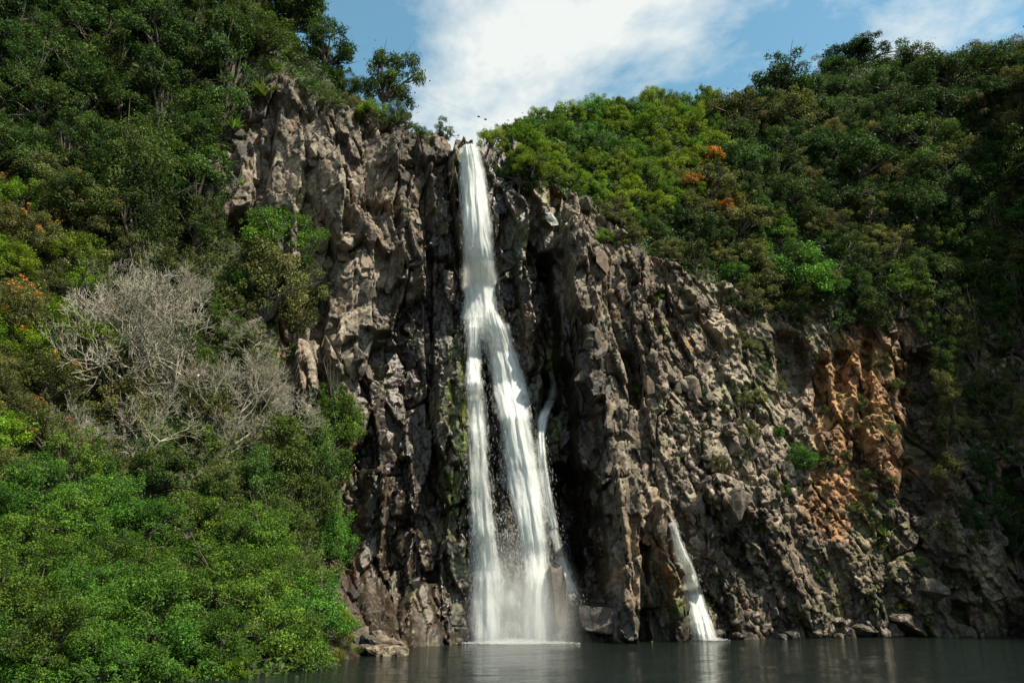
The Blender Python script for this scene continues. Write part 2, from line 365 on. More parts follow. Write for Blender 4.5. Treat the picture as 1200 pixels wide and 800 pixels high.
for q in ((-34, 24, 26), (-36, 10, 20), (-45, 30, 48), (-30, 45, 48), (37.0, 47.0, 24), (38.5, 40, 23), (45, 28, 24), (56, 14, 26), (43.5, 53, 40), (46, 42, 40), (52, 28, 42), (74, 34, 56), (66, 10, 42)): ctrl.append(q)  # right-hand points raise an unseen spur, shaped to shade the right wall
ctrl = np.array(ctrl)
cs_, cr_ = to_sr(ctrl[:, 0], ctrl[:, 1]); cu, cz = cs_ * MET, ctrl[:, 2]
def kern(d): return d
D = kern(np.hypot(cu[:, None] - cu[None], cz[:, None] - cz[None]))
n = len(cu); A = np.zeros((n + 3, n + 3)); A[:n, :n] = D + np.eye(n) * -0.15
Pm = np.stack([np.ones(n), cu, cz], 1); A[:n, n:] = Pm; A[n:, :n] = Pm.T
W = np.linalg.solve(A, np.concatenate([cr_, np.zeros(3)]))
def F0(s, z):
    u = s * MET; r = W[n] + W[n + 1] * u + W[n + 2] * z
    for i in range(n): r = r + W[i] * kern(np.hypot(u - cu[i], z - cz[i]))
    return r

def spaced(a, b, c, d, fine, coarse):
    return np.concatenate([np.arange(a, b, coarse), np.arange(b, c, fine), np.arange(c, d + coarse, coarse)])
SG = spaced(R(-75), R(-41), R(33), R(75), 0.00125, 0.008)
ZG = np.concatenate([np.arange(-1.0, 31.0, 0.057), np.arange(31.0, 62.0, 0.3)])
S2, Z2 = np.meshgrid(SG, ZG, indexing='ij')
Rg = F0(S2, Z2)
X2, Y2 = from_sr(S2, Rg)
# top edge of the land
top_pts = [at(*q) for q in ((-200, -170, 40), (150, -110, 42), (250, -70, 43), (300, -20, 43), (335, 30, 42), (385, 95, 41.5), (430, 122, 41.6), (480, 140, 41.8), (505, 152, 41.9), (540, 163, 42), (546, 173.5, 42.2), (565, 172, 42.6), (580, 165, 44), (620, 148, 49.5), (700, 130, 56), (850, 122, 61), (900, 108, 63), (1000, 74, 66), (1100, 76, 67), (1200, 58, 67), (1400, 10, 67))]
ts = np.array([to_sr(q[0], q[1])[0] for q in top_pts]); tz = np.array([q[2] for q in top_pts])
ZT = np.interp(SG, ts, tz)[:, None]
pxg, pyg = project(X2, Y2, Z2)

ROCK_POLY = [(238, 205), (262, 170), (285, 118), (335, 85), (365, 120), (430, 118), (480, 138), (545, 150), (600, 160), (622, 190), (660, 232), (700, 248), (760, 300), (800, 325), (860, 335), (920, 370), (1000, 350), (1100, 350), (1300, 340), (1300, 900), (395, 900), (375, 650), (400, 600), (398, 470), (372, 490), (335, 500), (325, 400), (330, 330), (280, 285), (240, 260)]
rockm = in_poly(pxg, pyg, ROCK_POLY).astype(float)
rockm[:, ZG < 0.3] = np.maximum(rockm[:, ZG < 0.3], (pxg > 390)[:, ZG < 0.3])
rock = blur(rockm, 6)

# explicit shapes: ridges (negative) and recesses (positive), along lines drawn on the face
def hit0(px, py):
    d = ray(px, py); t = np.arange(12, 110, 0.1)
    P = np.array([0, 0, CAM_H])[None] + d[None] * t[:, None]
    s, r = to_sr(P[:, 0], P[:, 1]); k = np.argmax(r >= F0(s, P[:, 2])); return P[k]
def seg(p0, p1, hw, amount, soft=0.5):
    """push the face by `amount` metres along the line p0-p1 (given as points on the face), hw half width in metres"""
    global DISP
    a, b = hit0(*p0), hit0(*p1)
    ua, ub = to_sr(a[0], a[1])[0] * MET, to_sr(b[0], b[1])[0] * MET
    U = S2 * MET; vx, vz = ub - ua, b[2] - a[2]; L2 = vx * vx + vz * vz + 1e-6
    wob = fbm(U * 0.8, Z2 * 0.8, 91, 3) * 0.5 * hw
    tpar = ((U - ua) * vx + (Z2 - a[2]) * vz) / L2
    tt = np.clip(tpar, 0, 1)
    d = np.hypot(U - ua - tt * vx, Z2 - a[2] - tt * vz) + wob
    m = np.clip((hw - d) / (hw * soft), 0, 1); m = m * m * (3 - 2 * m)
    DISP = DISP + amount * m
DISP = np.zeros_like(Rg)
for a in (
    ((548, 185), (566, 380), 1.0, 0.7), ((566, 400), (575, 745), 1.1, 0.6), ((590, 400), (622, 745), 1.1, 0.6),
    ((543, 228), (541, 246), 0.7, 1.6), ((503, 300), (505, 500), 0.25, 0.8), ((407, 225), (404, 275), 0.35, 1.0), ((432, 240), (436, 262), 0.5, 0.9),
    ((640, 300), (652, 460), 0.55, 2.6), ((655, 430), (672, 660), 1.0, 2.8), ((668, 560), (690, 670), 1.2, 1.6),
    ((672, 285), (682, 360), 1.05, -1.3), ((690, 400), (700, 480), 0.7, -0.6), ((705, 480), (730, 740), 0.75, -0.9), ((722, 560), (735, 740), 0.5, -0.7),
    ((776, 590), (797, 742), 0.6, -1.3), ((756, 640), (756, 745), 0.35, 1.6), ((797, 610), (828, 745), 0.5, 0.3),
    ((735, 415), (745, 470), 0.5, 1.0), ((770, 300), (850, 400), 1.0, -0.8), ((850, 400), (880, 480), 1.0, -1.0),
    ((840, 575), (880, 590), 1.0, -1.8), ((856, 635), (872, 655), 0.8, 1.4), ((905, 620), (960, 735), 0.8, -1.0), ((990, 640), (1030, 735), 0.8, -0.8),
    ((1078, 420), (1078, 590), 1.15, 2.6), ((930, 400), (925, 470), 0.9, 1.8), ((985, 410), (985, 455), 0.5, 1.4), ((1005, 480), (1005, 540), 0.35, 1.0),
    ((1016, 400), (1012, 470), 0.4, 1.5), ((1052, 400), (1056, 450), 0.4, 1.2), ((965, 420), (960, 470), 0.35, 1.3), ((1030, 500), (1035, 600), 1.0, -1.0), ((970, 480), (985, 540), 0.9, -0.7), ((1030, 420), (1040, 440), 0.9, -0.7),
    ((1120, 560), (1130, 700), 0.7, -1.4), ((1190, 560), (1194, 745), 0.7, 2.0), ((1060, 680), (1110, 745), 0.9, -1.2), ((1150, 640), (1160, 745), 0.9, -1.0),
    ((480, 640), (500, 745), 1.0, -0.8), ((440, 560), (445, 740), 0.7, -0.6), ((410, 250), (435, 290), 1.1, -0.8), ((355, 110), (395, 230), 1.2, -0.6), ((350, 420), (355, 500), 1.0, -0.9),
    ((470, 170), (485, 330), 0.8, -0.6), ((515, 160), (520, 290), 0.9, -0.7), ((620, 190), (640, 260), 0.6, -0.8), ((612, 320), (615, 430), 0.8, -0.7)):
    seg(*a)

U = S2 * MET
lean = 0.06 + 0.14 * np.clip((U + 1) / 6, 0, 1)
wu = U + lean * Z2 + fbm(U * 0.22, Z2 * 0.22, 5, 2) * 0.6; wz = Z2 + fbm(U * 0.22 + 50, Z2 * 0.22, 6, 2) * 0.6 + 0.10 * U
butt = np.clip((U + 2.5) / 1.5, 0, 1) * np.clip((4.5 - U) / 2, 0, 1)          # upright ribs of the buttress
rubble = np.clip(fbm(U * 0.3, Z2 * 0.3, 77, 2) * 0.9 + np.clip((U - 1) / 4, 0, 1) * 0.75 + 0.18 - 0.45 * butt, 0.10, 0.9)
leftw = np.clip((1 - U) / 4, 0, 1)
v1, e1, c1 = facets(wu, wz, 1.75, 6.5, 11, 1.0, 0.75)
v2, e2, c2 = facets(wu + 0.25 * v1, wz + 0.4 * v1, 0.80, 1.9, 23, 0.9, 0.95)
v3, e3, c3 = facets(wu + 0.12 * v2, wz + 0.2 * v2, 0.40, 0.74, 37, 0.8, 0.95)
v4, e4, c4 = facets(wu + 0.1 * v3, wz + 0.1 * v3, 0.21, 0.30, 53, 0.7, 0.95)
disp = (0.66 + 0.30 * leftw + 0.2 * butt) * v1 + (0.42 + 0.20 * leftw) * v2 + (0.10 + 0.17 * rubble) * v3 + (0.025 + 0.10 * rubble) * v4
disp += 0.6 * np.clip(1 - e1 / 0.035, 0, 1) + 0.40 * np.clip(1 - e2 / 0.045, 0, 1) * (hash2(np.floor(wu / 2), np.floor(wz / 4), 7) > 0.45) + 0.10 * np.clip(1 - e3 / 0.06, 0, 1)
tone = 0.30 * c1 + 0.30 * c2 + 0.25 * c3 + 0.15 * c4
soft = 0.8 * fbm(U * 0.25, Z2 * 0.25, 81, 4) + 0.25 * fbm(U * 1.2, Z2 * 1.2, 83, 3)
damp = np.clip(0.35 + Z2 * 0.5, 0.35, 1)
Rg = Rg + DISP * rock + (disp * damp) * rock + soft * (1 - rock)
# land behind the top edge runs back as high ground
over = Z2 - ZT
top_i = np.clip(np.searchsorted(ZG, ZT[:, 0]) - 1, 0, len(ZG) - 1)
r_top = Rg[np.arange(len(SG)), top_i][:, None]
Zs = np.where(over > 0, ZT + np.minimum(over, 1.0) * 0.25 - np.maximum(over - 1, 0) * 0.03 + 0.15 * fbm(U, Z2, 99, 2), Z2)
Rs = np.where(over > 0, np.maximum(r_top + over * 2.5, Rg * 0 + r_top), Rg)
X2, Y2 = from_sr(S2, Rs)
pxg, pyg = project(X2, Y2, Zs)

def Rlook(s, z):
    """bilinear look-up of the finished face"""
    s = np.clip(s, SG[0] + 1e-6, SG[-2]); z = np.clip(z, ZG[0] + 1e-6, ZG[-2])
    i = np.clip(np.searchsorted(SG, s) - 1, 0, len(SG) - 2); j = np.clip(np.searchsorted(ZG, z) - 1, 0, len(ZG) - 2)
    fs = (s - SG[i]) / (SG[i + 1] - SG[i]); fz = (z - ZG[j]) / (ZG[j + 1] - ZG[j])
    return (Rs[i, j] * (1 - fs) + Rs[i + 1, j] * fs) * (1 - fz) + (Rs[i, j + 1] * (1 - fs) + Rs[i + 1, j + 1] * fs) * fz
TT = np.arange(12, 120, 0.06)
def hit(px, py):
    d = ray(px, py); P = np.array([0, 0, CAM_H])[None] + d[None] * TT[:, None]
    s, r = to_sr(P[:, 0], P[:, 1]); ok = r >= Rlook(s, P[:, 2])
    return P[np.argmax(ok)] if ok.any() else P[-1]
def surf(X, Y, Z):
    """the point of the face at the same bearing and height"""
    s, _ = to_sr(X, Y); r = Rlook(np.asarray(s), np.asarray(Z)); x, y = from_sr(s, r); return np.array([float(x), float(y), float(Z)])

def land_top(p): return float(np.interp(to_sr(p[0], p[1])[0], ts, tz))
def ground_hit(px, py):
    """like hit, but a spot seen above the land's edge gives the edge below it; second value: whether that was so"""
    p = hit(px, py); edge = False; yy = py
    while p[2] > land_top(p) - 0.05 and yy < py + 260: yy += 1.5; p = hit(px, yy); edge = True
    return p, edge
def ground_below(x, y, z, most):
    """height of the slope straight below a point that stands in front of it"""
    s_, r_ = to_sr(x, y); zz_ = z
    while zz_ > 0 and float(Rlook(np.asarray(s_), np.asarray(zz_))) > r_:
        zz_ -= 0.08
        if z - zz_ > most: return z
    return zz_

# stain maps stored on the vertices
def ell(cx, cy_, rx, ry, p=1.0):
    return np.clip(1 - np.hypot((pxg - cx) / rx, (pyg - cy_) / ry), 0, 1) ** p
nzl = fbm(U * 0.5, Z2 * 0.3, 121, 4)
wet = np.clip(ell(555, 580, 200, 440) * 3.2 + ell(830, 690, 60, 110) * 1.2 + ell(600, 250, 70, 160) * 1.2 + nzl * 0.5 - 0.15, 0, 1)
wet = np.maximum(wet, np.clip(1.3 - Zs / (1.1 + 0.9 * nzl), 0, 1))
org = np.clip((ell(1008, 485, 80, 165) * 2.3 + ell(975, 590, 45, 70) * 0.8 + ell(735, 640, 40, 160) * 0.32 + ell(790, 690, 28, 80) * 0.32 + ell(415, 600, 20, 180) * 0.7 + ell(635, 220, 30, 80)) + nzl * 0.7 - 0.15, 0, 1) * 0.95
pale = np.clip(ell(370, 290, 130, 260) * 2.2 + ell(860, 490, 150, 210) * 2.2 + ell(700, 330, 70, 110) * 0.7 + ell(350, 450, 45, 90) * 1.6 + nzl * 0.4 - 0.15, 0, 1) * (1 - 0.7 * wet)
mossm = np.clip(ell(545, 500, 40, 150) * 1.6 + ell(640, 470, 25, 100) * 1.2 + ell(620, 260, 45, 120) * 0.8 + ell(525, 210, 30, 60) * 0.8 + fbm(U * 1.6, Z2 * 0.4, 131, 4) * 1.1 - 0.35, 0, 1)
mossm = np.maximum(mossm, np.clip(fbm(U * 0.5, Z2 * 0.7, 141, 4) - 0.05, 0, 1) * 1.2 * (pxg > 760))

ns, nz_ = S2.shape
idx = np.arange(ns * nz_).reshape(ns, nz_)
quads = np.stack([idx[:-1, :-1], idx[1:, :-1], idx[1:, 1:], idx[:-1, 1:]], -1)
qrock = (rockm[:-1, :-1] + rockm[1:, 1:]) / 2 > 0.4
qleft = (S2[:-1, :-1] < R(-7.5))
keep = (over[:-1, :-1] < 14)
allV = np.stack([X2, Y2, Zs], -1).reshape(-1, 3)
zone = np.stack([wet, org, pale, np.ones_like(wet)], -1).reshape(-1, 4)
def sub_sheet(name, sel, mat, attrs=False, smooth=False):
    q = quads[sel]; used, inv = np.unique(q.ravel(), return_inverse=True)
    at_ = {'zone': zone[used], 'moss': mossm.ravel()[used], 'tone': tone.ravel()[used]} if attrs else {}
    me = mesh_np(name, allV[used], inv.reshape(-1, 4), smooth, at_)
    o = link(name, me, None, mat); o['kind'] = 'structure'; return o
cliff = sub_sheet('cliff', qrock & keep, ROCK, True); cliff.color = (0, 0, 0, 1)
cliff['label'] = 'fractured dark basalt cliff the waterfalls run down'; cliff['category'] = 'cliff'
hill_l = sub_sheet('hillside', (~qrock) & keep & qleft, SOIL, False, True); hill_l['label'] = 'steep overgrown slope beside the pool'; hill_l['category'] = 'hillside'
hill_r = sub_sheet('hillside', (~qrock) & keep & (~qleft), SOIL, False, True); hill_r['label'] = 'wooded slope above the cliff'; hill_r['category'] = 'hillside'

# ------------------------------------------------------------------ pool
def pool():
    xs = np.linspace(-90, 110, 201); ys = np.linspace(-70, 62, 133)
    gx, gy = np.meshgrid(xs, ys, indexing='ij'); gz = 0.02 * fbm(gx * 0.5, gy * 0.5, 201, 3)
    i = np.arange(gx.size).reshape(gx.shape); q = np.stack([i[:-1, :-1], i[1:, :-1], i[1:, 1:], i[:-1, 1:]], -1).reshape(-1, 4)
    o = link('pool_water', mesh_np('pool_water', np.stack([gx, gy, gz], -1).reshape(-1, 3), q, True), None, WATER)
    o['kind'] = 'structure'; o['label'] = 'dark rippled pool at the foot of the falls'; o['category'] = 'water'
pool()

# ------------------------------------------------------------------ rock blocks (parts of the cliff) and boulders
def hull_mesh(name, seed, npts, dims, bevel=0.0):
    rr = random.Random(seed); bm = bmesh.new()
    for _ in range(npts):
        v = Vector((rr.uniform(-1, 1), rr.uniform(-1, 1), rr.uniform(-1, 1)))
        m = (abs(v.x) ** 3.2 + abs(v.y) ** 3.2 + abs(v.z) ** 3.2) ** (1 / 3.2); v = v / m * rr.uniform(0.8, 1.0)
        bm.verts.new((v.x * dims[0], v.y * dims[1], v.z * dims[2]))
    r = bmesh.ops.convex_hull(bm, input=bm.verts)
    bmesh.ops.delete(bm, geom=[g for g in r['geom_interior'] if isinstance(g, bmesh.types.BMVert)], context='VERTS')
    if bevel:
        bmesh.ops.dissolve_limit(bm, angle_limit=R(12), verts=bm.verts, edges=bm.edges)
        bmesh.ops.bevel(bm, geom=list(bm.edges), offset=bevel, segments=1, affect='EDGES', clamp_overlap=True)
        bmesh.ops.triangulate(bm, faces=bm.faces)
        bmesh.ops.subdivide_edges(bm, edges=bm.edges, cuts=2, use_grid_fill=True)
        for v in bm.verts:
            n_ = mnoise.fractal(v.co * 3 + Vector((seed, 0, 0)), 1.0, 2.0, 4)
            v.co += v.co.normalized() * n_ * 0.11
    me = bpy.data.meshes.new(name); bm.to_mesh(me); bm.free(); me.materials.append(ROCK); return me
BLOCKS = [hull_mesh('rock_block', 300 + k, 13 + k % 5, (random.uniform(0.35, 0.6), random.uniform(0.3, 0.5), random.uniform(0.5, 1.0))) for k in range(16)]
def zone_at(px, py):
    """stain values on the face near a point of it"""
    p = hit(px, py); s, _ = to_sr(p[0], p[1]); i = min(np.searchsorted(SG, s), ns - 1); j = min(np.searchsorted(ZG, p[2]), nz_ - 1)
    return p, (float(wet[i, j]), float(org[i, j]), float(pale[i, j]), 1.0)
BLOCK_POLYS = [([(360, 140), (530, 170), (540, 700), (420, 740), (400, 500), (345, 300)], 95), ([(660, 260), (760, 320), (900, 480), (1080, 740), (700, 745), (670, 400)], 135), ([(900, 400), (1180, 400), (1190, 740), (1000, 740)], 60)]
for poly, cnt in BLOCK_POLYS:
    k = 0; xs = [q[0] for q in poly]; ys = [q[1] for q in poly]
    while k < cnt:
        px, py = random.uniform(min(xs), max(xs)), random.uniform(min(ys), max(ys))
        if not in_poly(np.array(px), np.array(py), poly): continue
        p, zc = zone_at(px, py); o = link('rock_block', random.choice(BLOCKS), cliff); k += 1
        sc = random.choice((0.45, 0.6, 0.75, 0.95)) * random.uniform(0.8, 1.25)
        o.location = (p[0], p[1] + 0.16 * sc, p[2]); o.scale = (sc, sc, sc)
        o.rotation_euler = (random.uniform(-0.3, 0.3), random.gauss(0.12 if px < 640 else -0.3, 0.25), random.uniform(0, 6.28)); o.color = zc
def rubble_part(poly, cnt, size, name='rubble'):
    protos = []
    for me in BLOCKS:
        V = np.empty(len(me.vertices) * 3, dtype=np.float32); me.vertices.foreach_get('co', V)
        T = np.array([list(p.vertices)[:3] for p in me.polygons]); protos.append((V.reshape(-1, 3), T))
    xs = [q[0] for q in poly]; ys = [q[1] for q in poly]; VV, FF, ZZ, b, k = [], [], [], 0, 0
    while k < cnt:
        px, py = random.uniform(min(xs), max(xs)), random.uniform(min(ys), max(ys))
        if not in_poly(np.array(px), np.array(py), poly): continue
        k += 1; p, zc = zone_at(px, py); V, T = random.choice(protos); sc = random.choice(size) * random.uniform(0.7, 1.3)
        M = np.array(Matrix.Rotation(random.uniform(0, 6.28), 3, 'Z') @ Matrix.Rotation(random.gauss(-0.2, 0.4), 3, 'Y') @ Matrix.Rotation(random.gauss(0, 0.4), 3, 'X'))
        VV.append((V * sc) @ M.T + p + [0, 0.12 * sc, 0]); FF.append(T + b); b += len(V); ZZ.append(np.tile(zc, (len(V), 1)))
    o = link(name, mesh_np(name, np.concatenate(VV), np.concatenate(FF), False, {'zone': np.concatenate(ZZ), 'moss': np.zeros(b), 'tone': np.concatenate([np.full(len(q), random.uniform(0.25, 0.8)) for q in ZZ])}), cliff, ROCK); o.color = (0, 0, 0, 1); o['kind'] = 'stuff'
rubble_part([(660, 250), (720, 270), (800, 370), (900, 480), (1000, 600), (1100, 740), (840, 745), (800, 600), (760, 420)], 1900, (0.18, 0.24, 0.34, 0.5))
rubble_part([(900, 400), (1190, 400), (1190, 740), (1000, 740)], 700, (0.14, 0.2, 0.3))
rubble_part([(345, 130), (530, 165), (535, 740), (420, 745), (400, 500), (345, 300)], 260, (0.14, 0.2, 0.28))
BOULDERS = [hull_mesh('boulder', 400 + k, 15, (1.0, random.uniform(0.7, 0.95), random.uniform(0.55, 0.85)), 0.10) for k in range(7)]
def boulder(px, py, dia, label, group=None, sx=1, sz=1, Yoff=0.0, sink=0.0, rot=None, color=None, mesh=None):
    p = hit(px, py) if py < 742 else hit(px, 740)
    size = dia / FPX * np.linalg.norm(p) / 2
    o = link('boulder', mesh or random.choice(BOULDERS))
    if py >= 742:
        q = water_hit(px, py); o.location = (q[0], q[1] + Yoff, size * 0.25)
    else: o.location = (p[0], p[1] + Yoff - size * 0.1, p[2])
    o.scale = (size * sx, size, size * sz); o.rotation_euler = rot or (random.uniform(-0.3, 0.3), random.uniform(-0.3, 0.3), random.uniform(0, 6.28))
    o.color = color or (0.1, 0.0, 0.2, 1)
    tag(o, label, 'boulder', group); return o
# heap on the bank beside the bushes
heapY = water_hit(440, 768)[1]
for px, py, dia in ((407, 764, 26), (424, 764, 28), (442, 766, 30), (459, 766, 28), (471, 766, 20), (415, 752, 24), (432, 752, 26), (450, 755, 24), (463, 757, 20), (424, 743, 22), (440, 745, 18), (410, 741, 20)):
    b_ = boulder(px, 760, dia, 'small brown boulder in the heap at the water beside the green bushes', 'heap of boulders beside the bushes', color=(0.15, 0.12, 0.1, 1), sz=0.9)
    q = at(px, py, heapY + (766 - py) * 0.06); b_.location = (q[0], q[1], max(q[2], 0.05))
for px, py, dia in ((868, 747, 34), (886, 747, 26), (905, 746, 30), (852, 748, 20), (930, 746.5, 26), (955, 746.5, 34), (978, 746, 22), (1010, 746, 30), (1045, 745.5, 24), (1105, 745, 30), (1130, 745, 22)):
    boulder(px, py, dia, 'grey boulder at the waterline below the rubble slope', 'boulders along the foot of the rubble slope')
for q in range(34):
    px = random.uniform(700, 1185)
    boulder(px, 752 - (px - 700) * 0.016 - random.uniform(0, 0.6), random.uniform(9, 22), 'small wet stone at the waterline under the cliff', 'stones along the waterline', Yoff=0.2, color=(0.8, 0.05, 0.0, 1))
for q in range(12):
    px = random.uniform(480, 545)
    boulder(px, 757.5 - (px - 480) * 0.06, random.uniform(8, 16), 'small wet stone between the boulder heap and the waterfall foot', 'stones beside the waterfall foot', Yoff=0.2, color=(0.9, 0.05, 0.0, 1))
boulder(858, 598, 58, 'big overhanging boulder perched on the rubble slope above a dark hollow', sz=1.0, Yoff=-0.3, rot=(0.6, 0.2, 1.4), color=(0.1, 0.05, 0.1, 1), mesh=BOULDERS[3])
boulder(1062, 734, 70, 'broad flat-topped grey boulder with grass on top at the waterline', sz=0.7, Yoff=0.3, rot=(0, 0.05, 0.3), color=(0.85, 0.1, 0.0, 1))
boulder(1088, 690, 36, 'slanted flat grey slab leaning on the rubble near the water', sz=0.7, Yoff=-0.2, rot=(0.2, 0.5, 0.3), color=(0, 0, 0.15, 1))
for px, py, dia in ((668, 255, 26), (684, 240, 24), (705, 262, 24), (640, 250, 14), (725, 275, 20), (655, 240, 18)):
    boulder(px, py, dia, 'rounded boulder on the cliff top below the wooded slope', 'boulders on the cliff top', color=(0, 0.1, 0.3, 1))
boulder(822, 500, 16, 'pale rounded stone lodged in the rubble slope', color=(0, 0, 1, 1)); 
# wet rocks around the fall
boulder(569, 400, 26, 'black wet spur that splits the main waterfall in two', sx=0.75, sz=1.5, Yoff=-0.75, rot=(0, 0.12, 0.4), color=(1, 0, 0, 1))
boulder(653, 702, 52, 'tall wet rock standing beside the foot of the main waterfall', sx=0.5, sz=1.9, Yoff=-1.0, rot=(0, -0.1, 0.3), color=(1, 0.1, 0, 1))
boulder(698, 724, 54, 'squat wet ledge rock with brown stains beside the tall wet rock', sx=1.0, sz=0.95, Yoff=-0.9, rot=(0, 0.05, 0.2), color=(1.0, 0.1, 0, 1))
boulder(660, 520, 26, 'wet rock the side trickle spills around', sx=0.6, sz=1.5, Yoff=-0.4, rot=(0, 0.1, 0.2), color=(1, 0, 0, 1))

# ------------------------------------------------------------------ waterfalls
def waterfall(label, pathsets, drops, parent_at, lift=0.45):
    root = bpy.data.objects.new('waterfall', None); col.objects.link(root)
    b = hit(*parent_at); root.location = (b[0], b[1], 0); tag(root, label, 'waterfall')
    bpy.context.view_layer.update()
    off = np.array([b[0], b[1], 0.0])
    dv, df = [], []
    for name, path, cov, layers in pathsets:
        path = np.array(path, float); nv = 180
        tpar = np.linspace(0, len(path) - 1, nv); k = np.arange(len(path))
        px = np.interp(tpar, k, path[:, 0]); py = np.interp(tpar, k, path[:, 1]); hw = np.interp(tpar, k, path[:, 2]); ex = np.interp(tpar, k, path[:, 3])
        for arr in (px, hw, ex):
            for _ in range(12): arr[1:-1] = (arr[:-2] + 2 * arr[1:-1] + arr[2:]) / 4
        # stay in front of the rock under the whole width
        Yc = np.empty(nv)
        for q in range(nv):
            Yc[q] = min(hit(px[q] + f * hw[q] * 0.7, min(py[q], 748))[1] for f in (-1, -0.3, 0.3, 1))
        wn_ = 7; pad = np.pad(Yc, wn_, mode='edge'); Yc = np.array([pad[q:q + 2 * wn_ + 1].min() for q in range(nv)])
        pad = np.pad(Yc, wn_, mode='edge'); Yc = np.array([pad[q:q + 2 * wn_ + 1].mean() for q in range(nv)])
        Yc = Yc - lift - ex
        ctr = np.array([at(px[q], py[q], Yc[q]) for q in range(nv)])
        scale = np.array([np.dot(ctr[q] - [0, 0, CAM_H], [0, cp, sp]) / FPX for q in range(nv)])
        whw = hw * scale; ctr[:, 2] = np.maximum(ctr[:, 2], 0.03)
        length = np.concatenate([[0], np.cumsum(np.linalg.norm(np.diff(ctr, axis=0), axis=1))])
        for L in range(layers):
            nu = 25; uu = np.linspace(-1, 1, nu)
            wfac = (0.92, 1.3, 1.8)[L]
            g = fbm(uu[None, :] * 2.5 + 10 * L + np.zeros((nv, 1)), length[:, None] * 0.35 + np.zeros((1, nu)), 500 + L, 3)
            g2 = fbm(uu[None, :] * 7 + 5 * L + np.zeros((nv, 1)), length[:, None] * 0.8 + np.zeros((1, nu)), 520 + L, 2)
            Vx = ctr[:, None, 0] + uu[None] * whw[:, None] * wfac + 0.1 * whw[:, None] * g
            Vy = ctr[:, None, 1] - (1 - uu[None] ** 2) * whw[:, None] * 0.35 + g * 0.14 + g2 * 0.06 + (L - 0.5) * 0.16
            Vz = ctr[:, None, 2] + np.zeros((1, nu))
            V = np.stack([Vx, Vy, Vz], -1).reshape(-1, 3) - off
            i = np.arange(nv * nu).reshape(nv, nu); q = np.stack([i[:-1, :-1], i[:-1, 1:], i[1:, 1:], i[1:, :-1]], -1).reshape(-1, 4)
            cvv = np.interp(tpar, k, path[:, 4]) if path.shape[1] > 4 else np.full(nv, cov)
            me = mesh_np('water_sheet', V, q, True, {'cover': (np.repeat(cvv - (0.0, 0.06, 0.15)[L], nu) + 0.10 * fbm(np.tile(uu, nv) * 1.3 + 3 * L, np.repeat(length, nu) * 0.55, 540 + L, 3)), 'seed': np.full(nv * nu, 31.7 * L + px[0])})
            uvl = me.uv_layers.new(name='flow')
            li = np.empty(len(me.loops), dtype=np.int32); me.loops.foreach_get('vertex_index', li)
            uvs = np.stack([np.tile((uu + 1) / 2, nv), np.repeat(length, nu)], -1)[li]
            uvl.data.foreach_set('uv', uvs.astype(np.float32).ravel())
            o = link(name, me, root, FALL)
        # falling drops and strings of spray around the sheet
        nd = int(drops * length[-1] * whw.mean())
        f = rng.random(nd) * (nv - 1); fi = f.astype(int)
        uo = rng.normal(0, 0.68, nd)
        cx = ctr[fi, 0] + uo * whw[fi]; cyy = ctr[fi, 1] - np.abs(rng.normal(0, 0.22, nd)) - 0.2 * whw[fi]; czz = ctr[fi, 2] + rng.normal(0, 0.1, nd)
        ln = rng.uniform(0.02, 0.16, nd) * (0.6 + 0.6 * rng.random(nd)); rd = rng.uniform(0.004, 0.010, nd)
        nx = np.minimum(fi + 1, nv - 1); dirv = ctr[nx] - ctr[np.maximum(nx - 1, 0)]; dirv /= np.linalg.norm(dirv, axis=1, keepdims=True) + 1e-9
        c0 = np.stack([cx, cyy, np.maximum(czz, 0.05)], -1)
        base = len(dv) and sum(len(a_) for a_ in dv) or 0
        vv = np.empty((nd, 5, 3)); vv[:, 0] = c0 - dirv * ln[:, None]; vv[:, 4] = c0 + dirv * ln[:, None] * 0.6
        for a_ in range(3):
            an = a_ * 2.094; vv[:, 1 + a_] = c0 + np.stack([np.cos(an) * rd, np.sin(an) * rd, 0 * rd], -1)
        ff = np.array([[0, 1, 2], [0, 2, 3], [0, 3, 1], [4, 2, 1], [4, 3, 2], [4, 1, 3]])
        dv.append(vv.reshape(-1, 3) - off); df.append((np.arange(nd)[:, None, None] * 5 + ff[None]).reshape(-1, 3) + base)
    o = link('spray', mesh_np('spray', np.concatenate(dv), np.concatenate(df)), root, DROPS); o['kind'] = 'stuff'
    return root
# path rows: px, py, half width px, extra distance in front of the rock, cover
waterfall('tall main waterfall plunging from the cliff lip and splitting around a rock', [
    ('upper_plunge', [(550, 171, 7, 0.0, 0.85), (554, 200, 10, 0.1, 0.84), (558, 260, 12, 0.3, 0.82), (562, 330, 15, 0.4, 0.78), (566, 372, 18, 0.4, 0.74), (569, 392, 21, 0.4, 0.60), (570, 412, 22, 0.3, 0.1)], 0.75, 3),
    ('veil_strand', [(556, 358, 5, 0.3, 0.2), (554, 385, 8, 0.35, 0.64), (555, 430, 11, 0.35, 0.56), (559, 500, 16, 0.35, 0.50), (564, 580, 18, 0.35, 0.50), (570, 660, 19, 0.4, 0.58), (572, 752, 20, 0.5, 0.63)], 0.6, 3),
    ('main_strand', [(572, 350, 8, 0.4, 0.2), (580, 382, 11, 0.4, 0.76), (592, 430, 14, 0.4, 0.80), (604, 500, 16, 0.4, 0.70), (616, 570, 19, 0.4, 0.68), (626, 640, 19, 0.4, 0.59), (628, 690, 17, 0.45, 0.59), (626, 752, 19, 0.5, 0.62)], 0.72, 3),
    ('mist_veil', [(592, 600, 8, 0.1, 0.2), (598, 660, 18, 0.2, 0.34), (600, 752, 36, 0.4, 0.46)], 0.5, 2)], 170, (600, 735))
